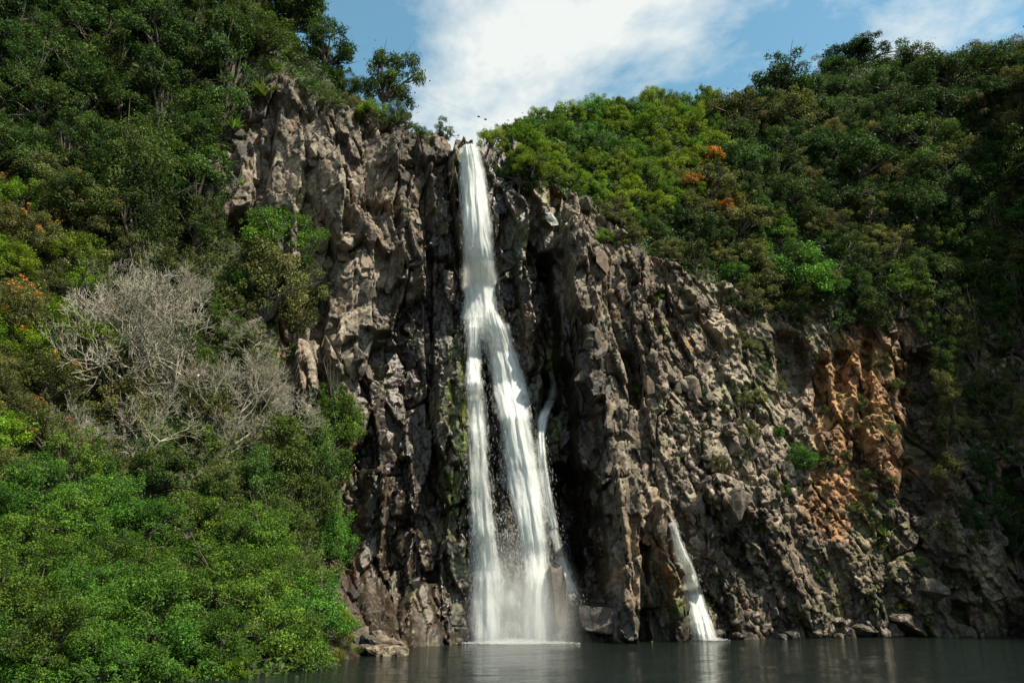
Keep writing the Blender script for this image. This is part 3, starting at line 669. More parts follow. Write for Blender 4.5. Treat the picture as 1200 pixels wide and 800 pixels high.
waterfall('thin side trickle running down the shaded cleft beside the main waterfall', [
    ('trickle', [(645, 436, 3, 0.1, 0.45), (649, 450, 4, 0.1, 0.58), (648, 464, 5, 0.1, 0.66), (642, 476, 6, 0.15, 0.70), (636, 490, 6, 0.2, 0.66), (634, 510, 6, 0.2, 0.58), (636, 545, 7, 0.2, 0.52), (642, 585, 8, 0.2, 0.50), (650, 625, 9, 0.2, 0.50), (658, 660, 10, 0.2, 0.50), (667, 690, 12, 0.2, 0.47), (671, 706, 14, 0.2, 0.2)], 0.7, 2)], 260, (660, 735), 0.12)
waterfall('short white waterfall sliding from the foot of the buttress into the pool', [
    ('water_sheet', [(788, 612, 2.5, 0.1, 0.70), (794, 635, 4, 0.3, 0.78), (804, 662, 7, 0.5, 0.76), (814, 700, 9, 0.6, 0.72), (826, 749, 13, 0.6, 0.68)], 0.75, 3)], 620, (826, 740), 0.12)
waterfall('tiny white spill showing between boulders on the cliff top', [
    ('water_sheet', [(643, 250, 4, 0.0, 0.8), (646, 256, 5, 0.05, 0.85), (651, 264, 4, 0.05, 0.8)], 0.8, 2)], 100, (650, 270), 0.1)

# foam where the falls meet the pool
def foam(cx, hw, label):
    c0 = water_hit(cx, 753.5 if cx < 700 else 749.5); wdt = hw / FPX * 40
    nd = int(2600 * wdt); a_ = np.clip(rng.normal(0, 0.5, nd), -1.4, 1.4)
    X = c0[0] + a_ * wdt; Yv = c0[1] - 0.1 + rng.normal(0, 0.5, nd) - 0.6 * np.exp(-a_ ** 2 * 2); Zv = np.abs(rng.normal(0, 0.07, nd)) * (1.6 - np.abs(a_))
    rd = rng.uniform(0.006, 0.026, nd)
    o_ = np.array([[1, 0, 0], [-1, 0, 0], [0, 1, 0], [0, -1, 0], [0, 0, 0.7], [0, 0, -0.5]])
    V = (np.stack([X, Yv, Zv + 0.01], -1)[:, None] + o_[None] * rd[:, None, None]).reshape(-1, 3)
    ff = np.array([[0, 2, 4], [2, 1, 4], [1, 3, 4], [3, 0, 4], [2, 0, 5], [1, 2, 5], [3, 1, 5], [0, 3, 5]])
    o = link('foam', mesh_np('foam', V, (np.arange(nd)[:, None, None] * 6 + ff[None]).reshape(-1, 3)), None, DROPS)
    tag(o, label, 'foam', None, 'stuff')
foam(600, 50, 'white foam where the main waterfall meets the pool')
foam(828, 17, 'white foam where the short waterfall meets the pool')

def mist(cx, label, rx, ry, rz, dens):
    c0 = water_hit(cx, 753); bm = bmesh.new(); bmesh.ops.create_uvsphere(bm, u_segments=24, v_segments=14, radius=1.0)
    me = bpy.data.meshes.new('mist'); bm.to_mesh(me); bm.free()
    m, t, o = new_mat('mist'); tco = N(t, 'ShaderNodeTexCoord')
    ln = N(t, 'ShaderNodeVectorMath', operation='LENGTH'); t.links.new(tco.outputs['Object'], ln.inputs[0])
    fall = N(t, 'ShaderNodeMapRange', inp={1: 0.25, 2: 0.98, 3: 1.0, 4: 0.0}); t.links.new(ln.outputs['Value'], fall.inputs[0])
    nn = N(t, 'ShaderNodeTexNoise', inp={'Scale': 2.6, 'Detail': 3}); t.links.new(tco.outputs['Object'], nn.inputs['Vector'])
    dd = mathn(t, 'MULTIPLY', mathn(t, 'MULTIPLY', fall.outputs[0], fall.outputs[0]), mathn(t, 'MULTIPLY', mathn(t, 'SUBTRACT', nn.outputs[0], 0.22, True), dens * 2.2))
    v = N(t, 'ShaderNodeVolumePrincipled', inp={'Color': (0.95, 0.97, 0.96, 1), 'Anisotropy': 0.1}); t.links.new(dd, v.inputs['Density']); t.links.new(v.outputs[0], o.inputs['Volume'])
    ob = link('mist', me, None, m); ob.location = (c0[0], c0[1] - 0.5, 0.4); ob.scale = (rx, ry, rz)
    tag(ob, label, 'mist', None, 'stuff')
mist(612, 'pale mist drifting at the foot of the main waterfall', 3.3, 1.8, 5.5, 1.15)

# ------------------------------------------------------------------ plants
def tubes(paths, sides):
    """paths: list of (points (n,3), radii (n,)) -> V, F"""
    V, F, b = [], [], 0
    ang = np.arange(sides) / sides * 2 * math.pi
    for P, rad in paths:
        P = np.asarray(P, float); n_ = len(P)
        T = np.gradient(P, axis=0); T /= np.linalg.norm(T, axis=1, keepdims=True) + 1e-9
        ref = np.where(np.abs(T[:, 2:3]) > 0.9, [[1.0, 0, 0]], [[0, 0, 1.0]])
        A_ = np.cross(T, ref); A_ /= np.linalg.norm(A_, axis=1, keepdims=True) + 1e-9; B_ = np.cross(T, A_)
        ring = P[:, None] + np.asarray(rad)[:, None, None] * (np.cos(ang)[None, :, None] * A_[:, None] + np.sin(ang)[None, :, None] * B_[:, None])
        V.append(ring.reshape(-1, 3))
        i = np.arange(n_ * sides).reshape(n_, sides) + b; j = np.roll(i, -1, axis=1)
        F.append(np.stack([i[:-1], j[:-1], j[1:], i[1:]], -1).reshape(-1, 4)); b += n_ * sides
    return np.concatenate(V), np.concatenate(F)
def unit(v): return v / (np.linalg.norm(v, axis=-1, keepdims=True) + 1e-9)
def leaf_quads(C0, nrm, dirn, ln, wd, tint, g):
    """folded diamond leaves; C0 base points"""
    side = unit(np.cross(nrm, dirn)); n_ = len(C0)
    V = np.empty((n_, 4, 3)); V[:, 0] = C0
    V[:, 1] = C0 + dirn * (ln * 0.45)[:, None] + side * (wd * 0.5)[:, None] + nrm * (wd * 0.16)[:, None]
    V[:, 2] = C0 + dirn * ln[:, None] - nrm * (ln * 0.12)[:, None]
    V[:, 3] = C0 + dirn * (ln * 0.45)[:, None] - side * (wd * 0.5)[:, None] + nrm * (wd * 0.16)[:, None]
    return V.reshape(-1, 3), np.arange(n_ * 4).reshape(n_, 4), np.repeat(tint, 4)

def crown_proto(seed, nclump, nleaf, leaf, shape=(1, 1, 0.8), h=1.1, clump=(0.20, 0.36), narrow=0.45, inner=0.35, hole=0.0, droop=0.0):
    """unit-radius crown centred h above the root, its trunk and limbs, and a few clumps apart for blossom. Returns trunk mesh, crown mesh, blossom mesh"""
    g = np.random.default_rng(seed)
    d = unit(g.normal(size=(nclump, 3))); d[:, 2] = np.where(d[:, 2] < -0.7, -d[:, 2], d[:, 2])
    rad = inner + (1 - inner) * g.random(nclump) ** 0.5
    lob = 1 + 0.45 * np.sin(d[:, 0] * 3.1 + seed) * np.cos(d[:, 1] * 2.7 + seed * 1.7)
    cr_c = d * (rad * lob)[:, None] * np.array(shape)[None] * 0.84 + [0, 0, h]
    crad = g.uniform(*clump, nclump) * (1.1 - 0.35 * rad)
    ctint = np.clip(g.normal(0.5, 0.17, nclump), 0.1, 0.9)
    w = crad ** 2; ci = g.choice(nclump, nleaf, p=w / w.sum())
    ld = unit(g.normal(size=(nleaf, 3)) + [0, 0, 0.25])
    pos = cr_c[ci] + ld * (crad[ci] * (0.35 + 0.65 * g.random(nleaf) ** 0.45))[:, None] * [1, 1, 0.75]
    stray = g.random(nleaf) < 0.07; pos = np.where(stray[:, None], pos + unit(pos - [0, 0, h * 0.7]) * (0.16 * g.random(nleaf))[:, None] + g.normal(0, 0.03, (nleaf, 3)), pos)
    outw = unit(pos - [0, 0, h * 0.75])
    nrm = unit(0.55 * ld + 0.45 * outw + 0.45 * np.array([0, 0, 1]) + 0.75 * g.normal(size=(nleaf, 3)))
    dr = unit(np.cross(nrm, g.normal(size=(nleaf, 3)))); dr = unit(dr - [0, 0, droop]); nrm = unit(nrm - dr * np.sum(nrm * dr, 1, keepdims=True))
    ln = leaf * g.uniform(0.6, 1.35, nleaf); tint = np.clip(ctint[ci] + g.normal(0, 0.24, nleaf), 0, 1)
    V, F, T = leaf_quads(pos, nrm, dr, ln, ln * narrow * g.uniform(0.8, 1.2, nleaf), tint, g)
    crown = mesh_np('crown', V, F, False, {'tint': T})
    # blossom / dry leaf tufts on the outside
    nb = 9; bi = g.choice(np.argsort(-(cr_c[:, 2] - cr_c[:, 1]))[:max(nb * 2, 4)], min(nb, nclump), replace=False); m_ = 26 * len(bi)
    bc = np.repeat(bi, 26); bd = unit(g.normal(size=(m_, 3)) + [0, -0.5, 0.8])
    bp = cr_c[bc] + unit(cr_c[bc] - [0, 0, h * 0.7]) * crad[bc][:, None] * 0.8 + bd * 0.07
    bn = unit(bd + 0.5 * g.normal(size=(m_, 3))); b_d = unit(np.cross(bn, g.normal(size=(m_, 3)))); bl = leaf * g.uniform(0.7, 1.3, m_)
    V, F, T = leaf_quads(bp, bn, b_d, bl, bl * 0.6, g.random(m_), g); blossom = mesh_np('blossom', V, F, False, {'tint': T})
    # trunk and limbs
    paths = []; fork = np.array([g.normal(0, 0.05), g.normal(0, 0.05), h * 0.45])
    tr = np.array([[0, 0, -0.25], [g.normal(0, 0.03), g.normal(0, 0.03), h * 0.2], fork]); paths.append((tr, [0.085, 0.065, 0.055]))
    for k in g.choice(nclump, min(nclump, 16), replace=False):
        e = cr_c[k]; mdl = fork * 0.45 + e * 0.55 + g.normal(0, 0.07, 3) + [0, 0, 0.05]; q = fork * 0.8 + e * 0.2 + g.normal(0, 0.04, 3)
        paths.append((np.array([fork, q, mdl, e]), [0.045, 0.035, 0.022, 0.008]))
        for _ in range(2):
            e2 = e + g.normal(0, 0.16, 3); paths.append((np.array([mdl, (mdl + e2) / 2 + g.normal(0, 0.04, 3), e2]), [0.016, 0.011, 0.004]))
    V, F = tubes(paths, 5); trunk = mesh_np('trunk', V, F, True); trunk.materials.append(BARK)
    for m_ in (crown, blossom): m_.materials.append(L_DARK)
    return trunk, crown, blossom, h
P_BUSH = [crown_proto(1000 + k, 95, 14000, 0.050, (1.1, 1, 0.85), 0.62, (0.08, 0.30), inner=0.25) for k in range(5)]
P_TREE = [crown_proto(1100 + k, 64, 11000, 0.064, (1, 1, 0.92), 0.75, (0.08, 0.32), inner=0.25) for k in range(5)]
P_LOOSE = [crown_proto(1200 + k, 46, 6200, 0.066, (1.05, 1, 0.95), 0.8, (0.08, 0.26), 0.4, 0.25) for k in range(4)]
P_TALL = [crown_proto(1300 + k, 80, 12500, 0.052, (0.7, 0.7, 1.5), 1.35, (0.10, 0.28), inner=0.25, droop=0.5) for k in range(4)]
P_DOME = [crown_proto(1400 + k, 84, 12000, 0.056, (1.15, 1.0, 0.75), 0.5, (0.08, 0.30), inner=0.25) for k in range(5)]
P_SMALL = [crown_proto(1500 + k, 14, 900, 0.17, (1, 1, 0.8), 0.55, (0.25, 0.4)) for k in range(4)]
P_LONE = crown_proto(1601, 46, 9000, 0.068, (0.95, 0.85, 0.95), 0.95, (0.14, 0.30), 0.45, 0.40)

def plant(name, proto, px, py, dia, mat, label, cat, group=None, blossom=None, Yoff=0.0, lean=None, zs=1.0):
    """put a plant so that its crown stands around the given spot of the slope; the root is on the ground below it"""
    trunk, crown, bl, h = proto
    p, edge = ground_hit(px, py)
    if edge:                                    # stands on the rim, crown above it
        yr = p[1] + 0.4; zr = p[2] - 0.1; p = at(px, py, yr)
        sc = dia / FPX * (p[1] * cp + (p[2] - CAM_H) * sp) / 2; zs = min(max((p[2] - zr) / (h * sc), 0.5), 1.9)
    else:
        for _ in range(4):
            sc = dia / FPX * (p[1] * cp + (p[2] - CAM_H) * sp) / 2
            q = surf(p[0], p[1], max(p[2] - h * sc * zs, 0.0)); p = at(px, py, q[1] + Yoff)
        yr = q[1] + Yoff; zr = p[2] - h * sc * zs
        zg = ground_below(p[0], yr, zr, 1.6 * sc); zs = (p[2] - zg) / (h * sc); zr = zg
    root = bpy.data.objects.new(name, None); col.objects.link(root)
    root.location = (p[0], yr, zr); root.rotation_euler = (random.uniform(-0.1, 0.12), random.uniform(-0.12, 0.12), random.uniform(0, 6.28))
    if lean is not None: root.rotation_euler = lean
    root.scale = (sc * random.uniform(0.92, 1.08), sc * random.uniform(0.92, 1.08), sc * min(zs, 1.35)); root.empty_display_size = 0.2
    t_ = link('trunk', trunk, root); c_ = link('crown', crown, root)
    if zs > 1.35:
        up = h * (zs / 1.35 - 1); c_.location = (0, 0, up); t_.scale = (1, 1, zs / 1.35)
    c_.material_slots[0].link = 'OBJECT'; c_.material_slots[0].material = mat
    if blossom:
        b_ = link('blossom', bl, root); b_.material_slots[0].link = 'OBJECT'; b_.material_slots[0].material = blossom
        b_['label'] = 'tufts of orange blossom'; b_.location = c_.location
    tag(root, label, cat, group); return root

def scatter(poly, dia, gap, cnt, choose, seed, edge=1.0):
    """spread plants over a stretch of slope; choose(px, py, rnd) -> name, proto, mat, label, cat, group, blossom"""
    rr = random.Random(seed); xs = [q[0] for q in poly]; ys = [q[1] for q in poly]; got = []; tries = 0
    while len(got) < cnt and tries < 6000:
        tries += 1
        px, py = rr.uniform(min(xs), max(xs)), rr.uniform(min(ys), max(ys))
        if not in_poly(np.array(px), np.array(py), poly): continue
        dd = rr.uniform(*dia)
        if any((px - a) ** 2 + ((py - b) * 1.15) ** 2 < (gap * (dd + c) / 2) ** 2 for a, b, c in got): continue
        got.append((px, py, dd))
    for px, py, dd in sorted(got, key=lambda q: q[1]):
        nm, pr, mat, lb, ct, gr, bl = choose(px, py, rr)
        plant(nm, pr, px, py, dd, mat, lb, ct, gr, bl)
    return len(got)

FAMILY = {}
for fam, lst in (('dense bushy', P_BUSH), ('round-crowned', P_TREE), ('loose open-crowned', P_LOOSE), ('tall drooping', P_TALL), ('low domed', P_DOME), ('tiny', P_SMALL)):
    for q in lst: FAMILY[q[1].name] = fam
HUE = {L_BRIGHT: 'bright green', L_DARK: 'dark green', L_YELLOW: 'yellow-green', L_OLIVE: 'olive', L_DEEP: 'deep green', L_BROWN: 'brownish'}
def desc(name, pr, mat, kind, place, group, blossom=None, extra=''):
    """what it looks like, then where it grows, named by things one can find"""
    return (name, pr, mat, f"{FAMILY[pr[1].name]} {HUE[mat]} {kind}{extra} {place}", kind, group, blossom)
ch = lambda rr, a: a[rr.randrange(len(a))]
# wooded slope above the cliff: sunny dome next to the fall's lip
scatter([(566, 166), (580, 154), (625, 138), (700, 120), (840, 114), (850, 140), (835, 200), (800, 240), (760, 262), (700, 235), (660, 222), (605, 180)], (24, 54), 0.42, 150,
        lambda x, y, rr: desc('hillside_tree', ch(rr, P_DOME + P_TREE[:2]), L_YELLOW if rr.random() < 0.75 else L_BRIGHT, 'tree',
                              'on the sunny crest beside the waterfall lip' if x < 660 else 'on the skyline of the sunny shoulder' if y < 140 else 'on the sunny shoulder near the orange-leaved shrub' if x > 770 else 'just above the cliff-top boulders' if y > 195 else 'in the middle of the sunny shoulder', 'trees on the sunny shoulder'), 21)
# ridge and dark slope
def dark_slope(x, y, rr):
    k = rr.random()
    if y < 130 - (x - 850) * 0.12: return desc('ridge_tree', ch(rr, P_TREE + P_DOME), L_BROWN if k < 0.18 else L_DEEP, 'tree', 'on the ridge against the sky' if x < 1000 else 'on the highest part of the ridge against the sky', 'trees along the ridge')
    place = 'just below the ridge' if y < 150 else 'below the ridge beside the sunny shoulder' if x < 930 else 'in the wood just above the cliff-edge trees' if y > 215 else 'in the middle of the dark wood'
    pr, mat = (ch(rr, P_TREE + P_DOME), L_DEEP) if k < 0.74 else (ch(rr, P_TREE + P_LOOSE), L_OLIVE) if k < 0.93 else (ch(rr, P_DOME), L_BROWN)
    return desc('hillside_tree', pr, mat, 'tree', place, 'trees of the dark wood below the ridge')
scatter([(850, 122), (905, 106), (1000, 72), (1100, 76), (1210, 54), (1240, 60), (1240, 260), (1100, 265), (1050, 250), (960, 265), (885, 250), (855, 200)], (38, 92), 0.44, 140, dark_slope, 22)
# loose olive growth along the cliff edge
scatter([(690, 238), (770, 262), (840, 215), (880, 255), (1000, 270), (1080, 300), (1080, 335), (1000, 345), (920, 345), (850, 318), (790, 305), (740, 280)], (34, 80), 0.46, 80,
        lambda x, y, rr: desc('cliff_edge_tree', ch(rr, P_LOOSE + P_TREE), ch(rr, (L_OLIVE, L_DEEP, L_BRIGHT, L_OLIVE)), 'tree', 'on the cliff edge above the rubble slope' if x < 830 else 'on the cliff edge around the spreading bright shrub' if x < 960 else 'on the cliff edge above the orange rock', 'trees along the rubble cliff edge'), 23)
scatter([(1085, 275), (1210, 270), (1215, 345), (1100, 350)], (50, 80), 0.5, 16,
        lambda x, y, rr: desc('cliff_edge_tree', ch(rr, P_TALL + P_LOOSE), ch(rr, (L_DARK, L_OLIVE, L_DARK)), 'tree', 'over the darkest part of the cliff', 'trees over the dark cliff'), 24)
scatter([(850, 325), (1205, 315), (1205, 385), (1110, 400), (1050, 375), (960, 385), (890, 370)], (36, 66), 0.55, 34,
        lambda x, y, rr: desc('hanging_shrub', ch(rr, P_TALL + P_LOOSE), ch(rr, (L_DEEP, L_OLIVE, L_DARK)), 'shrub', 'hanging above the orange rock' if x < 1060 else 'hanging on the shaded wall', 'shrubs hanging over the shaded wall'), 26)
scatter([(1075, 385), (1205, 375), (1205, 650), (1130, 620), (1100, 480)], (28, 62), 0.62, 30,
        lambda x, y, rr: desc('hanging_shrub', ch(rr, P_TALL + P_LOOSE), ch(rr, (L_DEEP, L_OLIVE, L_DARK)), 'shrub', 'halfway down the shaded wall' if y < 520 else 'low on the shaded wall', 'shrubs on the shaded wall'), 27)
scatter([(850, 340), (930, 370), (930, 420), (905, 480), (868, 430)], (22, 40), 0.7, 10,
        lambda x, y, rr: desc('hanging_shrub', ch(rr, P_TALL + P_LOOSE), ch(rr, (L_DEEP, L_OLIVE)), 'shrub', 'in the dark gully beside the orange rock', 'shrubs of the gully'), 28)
for px, py, d_, lb in ((838, 180, 26, 'orange-leaved shrub in the wood where the sunny shoulder meets the dark slope'), (812, 212, 26, 'pale orange shrub just below the orange-leaved one'), (852, 240, 24, 'rusty orange shrub at the edge of the olive trees')):
    plant('orange_shrub', ch(random, P_SMALL), px, py, d_, L_ORANGE, lb, 'shrub', Yoff=-1.6)
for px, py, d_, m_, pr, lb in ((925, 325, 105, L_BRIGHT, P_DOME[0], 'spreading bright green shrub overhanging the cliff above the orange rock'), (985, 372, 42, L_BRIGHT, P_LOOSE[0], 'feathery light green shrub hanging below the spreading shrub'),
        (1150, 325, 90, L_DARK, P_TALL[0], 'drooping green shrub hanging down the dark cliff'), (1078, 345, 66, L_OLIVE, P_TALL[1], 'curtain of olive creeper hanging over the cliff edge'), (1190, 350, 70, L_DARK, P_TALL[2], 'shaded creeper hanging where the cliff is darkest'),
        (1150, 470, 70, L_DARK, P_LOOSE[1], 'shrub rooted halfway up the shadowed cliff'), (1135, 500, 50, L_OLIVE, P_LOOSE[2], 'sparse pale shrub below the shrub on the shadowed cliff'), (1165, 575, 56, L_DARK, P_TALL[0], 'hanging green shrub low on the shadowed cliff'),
        (942, 540, 44, L_BRIGHT, P_TREE[1], 'round bright shrub at the foot of the orange rock wall'), (965, 545, 40, L_OLIVE, P_LOOSE[0], 'wispy olive shrub beside the round shrub below the orange rock'), (895, 608, 42, L_BRIGHT, P_TALL[1], 'leafy green creeper on the rubble slope beside the big boulder'),
        (1000, 600, 34, L_OLIVE, P_LOOSE[2], 'small olive shrub on the rubble below the orange rock'), (872, 470, 34, L_OLIVE, P_LOOSE[1], 'thin olive shrub in the gully above the rubble slope'), (880, 510, 40, L_OLIVE, P_LOOSE[0], 'scraggly shrub midway down the gully'),
        (752, 456, 22, L_BRIGHT, P_SMALL[0], 'little green shrub on the buttress face'), (845, 545, 30, L_OLIVE, P_LOOSE[2], 'dry olive shrub above the big boulder'), (710, 280, 30, L_YELLOW, P_DOME[2], 'mossy low cushion shrub among the cliff-top boulders'), (768, 350, 22, L_YELLOW, P_SMALL[1], 'yellow-green tuft shrub on the upper rubble edge'),
        (608, 195, 40, L_BRIGHT, P_LOOSE[1], 'green shrub hanging beside the waterfall lip'), (628, 215, 44, L_DARK, P_TALL[2], 'dark creeper spilling down the rock beside the waterfall lip'), (590, 215, 30, L_DARK, P_TALL[1], 'short dark creeper close to the falling water')):
    plant('cliff_shrub', pr, px, py, d_, m_, lb, 'shrub')
scatter([(800, 420), (900, 470), (1190, 420), (1190, 735), (1050, 735), (850, 600)], (14, 26), 1.0, 46,
        lambda x, y, rr: desc('ledge_plant', ch(rr, P_SMALL), ch(rr, (L_OLIVE, L_BRIGHT, L_OLIVE, L_DARK)), 'plant', 'in a crack of the orange rock' if 930 < x < 1070 and y < 600 else 'in a crack of the shaded wall' if x >= 1070 else 'in a crack of the rubble slope', 'tiny plants on the rock'), 25)

# the wood goes on round the corner of the gorge
scatter([(1245, 60), (1330, 20), (1560, -60), (1560, 560), (1330, 420), (1250, 350)], (80, 130), 0.55, 44,
        lambda x, y, rr: desc('hillside_tree', ch(rr, P_TREE + P_DOME), L_DEEP, 'tree', 'on the unseen spur that shades the wall', 'trees on the unseen spur'), 29)
scatter([(-70, -40), (-260, -40), (-260, 700), (-70, 700)], (100, 160), 0.55, 22,
        lambda x, y, rr: desc('slope_tree', ch(rr, P_TREE + P_BUSH), ch(rr, (L_DEEP, L_DARK)), 'tree', 'beyond the orange-speckled bushes', 'trees further along the slope'), 30)
# overgrown slope beside the pool
scatter([(-60, -60), (320, -60), (345, 15), (325, 60), (290, 95), (255, 160), (225, 240), (195, 275), (105, 265), (60, 190), (-60, 200)], (70, 120), 0.46, 75,
        lambda x, y, rr: desc('slope_tree', ch(rr, P_TALL + P_TREE + P_BUSH[:2]), (L_DEEP if x < 210 or rr.random() < 0.5 else L_DARK), 'tree', 'in the upper thicket next to the rock corner' if x > 215 else 'in the upper thicket above the orange-speckled bushes' if y > 120 else 'high in the upper thicket', 'trees of the upper thicket'), 31)
scatter([(-50, 205), (55, 195), (115, 250), (105, 320), (90, 430), (45, 540), (-50, 580)], (70, 110), 0.5, 34,
        lambda x, y, rr: (lambda b: desc('blossom_bush', ch(rr, P_BUSH), ch(rr, (L_YELLOW, L_OLIVE, L_OLIVE)), 'bush', 'below the upper thicket' if y < 300 else 'beside the silvery dead shrub' if y < 420 else 'above the bank thicket', 'orange-speckled bushes', L_ORANGE if b else None, ' with orange tufts' if b else ' without blossom'))(rr.random() < 0.55), 32)
scatter([(95, 300), (330, 300), (372, 350), (360, 395), (330, 480), (300, 580), (120, 575), (60, 470)], (50, 90), 0.6, 24,
        lambda x, y, rr: desc('slope_shrub', ch(rr, P_LOOSE + P_TREE[:1]), ch(rr, (L_OLIVE, L_OLIVE, L_BRIGHT, L_DARK)), 'shrub', 'among the bare branches above the bank thicket' if y > 460 else 'among the silvery dead twigs', 'shrubs among the bare branches'), 33)
scatter([(-60, 590), (40, 585), (130, 590), (250, 612), (330, 650), (350, 690), (372, 720), (390, 745), (340, 775), (280, 800), (-60, 830)], (90, 140), 0.42, 70,
        lambda x, y, rr: desc('bank_bush', ch(rr, P_BUSH), L_BRIGHT, 'bush', 'at the water edge of the bank thicket' if y > 740 else 'in the bank thicket next to the dark cliff foot' if x > 270 else 'at the top of the bank thicket' if y < 640 else 'in the middle of the bank thicket', 'bushes of the bank thicket'), 34)
for px, py, d_, m_, pr, lb in ((328, 280, 104, L_BRIGHT, P_BUSH[4], 'round bright green bush standing against the pale rock face'), (312, 345, 120, L_OLIVE, P_BUSH[1], 'broad pale olive bush below the round bright green bush'), (350, 345, 70, L_OLIVE, P_LOOSE[0], 'thin olive bush touching the pale rock slab'),
        (398, 497, 78, L_BRIGHT, P_BUSH[2], 'leafy green shrub climbing the cliff foot beside the pale slab'), (372, 545, 96, L_DARK, P_BUSH[3], 'large dark-leaved shrub below the climbing shrub'), (388, 632, 84, L_BRIGHT, P_BUSH[1], 'rounded green shrub leaning on the dark cliff foot'),
        (335, 545, 90, L_DARK, P_TREE[2], 'shaded shrub between the bare branches and the dark-leaved shrub'), (345, 415, 34, L_DARK, P_SMALL[2], 'small dark shrub growing on the pale slab'), (250, 590, 80, L_DARK, P_TREE[0], 'dark green sapling rising behind the bank thicket'),
        (300, 560, 70, L_DARK, P_TREE[3], 'glossy dark sapling below the bare grey branches'), (400, 735, 50, L_YELLOW, P_BUSH[3], 'yellowish low bush above the boulder heap'), (270, 790, 60, L_YELLOW, P_BUSH[0], 'low cushion of fine foliage at the very edge of the water'), (215, 797, 44, L_YELLOW, P_BUSH[2], 'small cushion bush touching the water below the thicket'),
        (335, 622, 92, L_DARK, P_BUSH[2], 'dark green bush between the bank thicket and the cliff foot'), (300, 632, 84, L_BRIGHT, P_BUSH[0], 'bright bush topping the bank thicket near the cliff foot'), (352, 680, 84, L_DARK, P_BUSH[1], 'dark bush above the boulder heap'), (365, 590, 70, L_DARK, P_TREE[1], 'dark shrub wedged against the cliff foot'), (140, 445, 90, L_OLIVE, P_LOOSE[2], 'olive shrub half hiding the bare grey branches'), (90, 545, 80, L_BRIGHT, P_LOOSE[1], 'feathery bright green bush in front of the bare branches'), (120, 560, 60, L_BRIGHT, P_LOOSE[2], 'lacy light green bush next to the feathery one'), (230, 265, 70, L_DARK, P_BUSH[0], 'dense green shrub at the foot of the upper thicket'), (165, 215, 130, L_DARK, P_BUSH[3], 'big rounded dark shrub bulging from the upper thicket')):
    plant('slope_bush', pr, px, py, d_, m_, lb, 'bush', Yoff=-0.5)
# cliff-top plants against the sky
for px, py, d_, m_, pr, lb in ((375, 62, 86, L_DARK, P_TREE[0], 'dark bushy tree on the cliff top beside the lone tree'), (345, 20, 90, L_DARK, P_TREE[1], 'tall leafy tree at the corner of the upper thicket'), (405, 105, 56, L_DARK, P_BUSH[1], 'dense shrub under the lone tree'), (392, 95, 56, L_DARK, P_LOOSE[0], 'straggly shrub between the dark tree and the lone tree'),
        (358, 108, 46, L_DARK, P_BUSH[0], 'dark shrub hanging at the rock corner below the cliff-top tree'), (386, 118, 40, L_DARK, P_LOOSE[1], 'small open shrub on the rim beside the dense shrub'), (416, 128, 36, L_OLIVE, P_BUSH[3], 'olive shrub hanging over the rim below the lone tree'), (492, 158, 26, L_DARK, P_DOME[3], 'dark cushion shrub on the rim near the flat dark shrub'), (466, 140, 42, L_DARK, P_BUSH[2], 'ivy-covered shrub hanging over the cliff edge'), (480, 152, 26, L_OLIVE, P_SMALL[0], 'small shrub clinging to the top of the cliff edge'), (522, 155, 30, L_DEEP, P_LOOSE[3], 'flat dark shrub on the rock beside the waterfall lip'), (432, 132, 40, L_YELLOW, P_DOME[1], 'grassy yellow-green cushion below the lone tree')):
    plant('cliff_top_shrub', pr, px, py, d_, m_, lb, 'shrub')
plant('lone_tree', P_LONE, 449, 92, 74, L_DARK, 'lone tree with open twisting crown on the cliff top against the sky', 'tree', lean=(0.05, 0.15, 0.4))

# ------------------------------------------------------------------ bare grey shrubs
def bare_proto(seed, levels=5, spread=0.62):
    g = random.Random(seed); big, fine = [], []
    def grow(p, d, ln, rad, lev):
        pts = [p]; q = p.copy(); dd = d.copy()
        for _ in range(3):
            dd = (dd + Vector((g.gauss(0, 0.16), g.gauss(0, 0.16), g.gauss(0.04, 0.12)))).normalized(); q = q + dd * ln / 3; pts.append(q.copy())
        (big if lev < 2 else fine).append((np.array(pts), np.array([rad, rad * 0.85, rad * 0.7, rad * 0.55])))
        if lev >= levels: return
        for k in range(3 if lev < 5 else 4):
            nd = (dd + Vector((g.gauss(0, spread), g.gauss(0, spread), g.gauss(0.12, spread * 0.7)))).normalized()
            src = Vector(pts[g.choice((2, 3, 3))]); grow(src, nd, ln * g.uniform(0.6, 0.82), rad * 0.55, lev + 1)
    for k in range(4):
        a = k * 1.57 + g.uniform(-0.5, 0.5); grow(Vector((0, 0, -0.1)), Vector((math.cos(a) * 0.7, math.sin(a) * 0.7, 0.9)).normalized(), 0.52, 0.021, 0)
    V, F = tubes(big, 5); m1 = mesh_np('branches', V, F, True); V, F = tubes([(p, np.maximum(r_, 0.0025)) for p, r_ in fine], 3); m2 = mesh_np('twigs', V, F)
    m1.materials.append(DEADWOOD); m2.materials.append(DEADWOOD); return m1, m2
BARE = [bare_proto(50 + k) for k in range(3)] + [bare_proto(57, 6, 0.7)]
def bare(px, py, dia, label, k, Yoff=-1.2):
    p = hit(px, py); sc = dia / FPX * np.linalg.norm(p) / 2.3; q = surf(p[0], p[1], max(p[2] - 0.8 * sc, 0.1))
    root = bpy.data.objects.new('bare_shrub', None); col.objects.link(root); zr = p[2] - 0.8 * sc; zg = ground_below(p[0], q[1] + Yoff, zr, 1.5 * sc); root.location = (p[0], q[1] + Yoff, zg); root.scale = (sc, sc, sc * (1 + 0.6 * (zr - zg) / sc))
    root.rotation_euler = (0.25, random.uniform(-0.15, 0.2), random.uniform(0, 6.28))
    link('branches', BARE[k][0], root); tw = link('twigs', BARE[k][1], root); tw['kind'] = 'stuff'; tag(root, label, 'shrub', None)
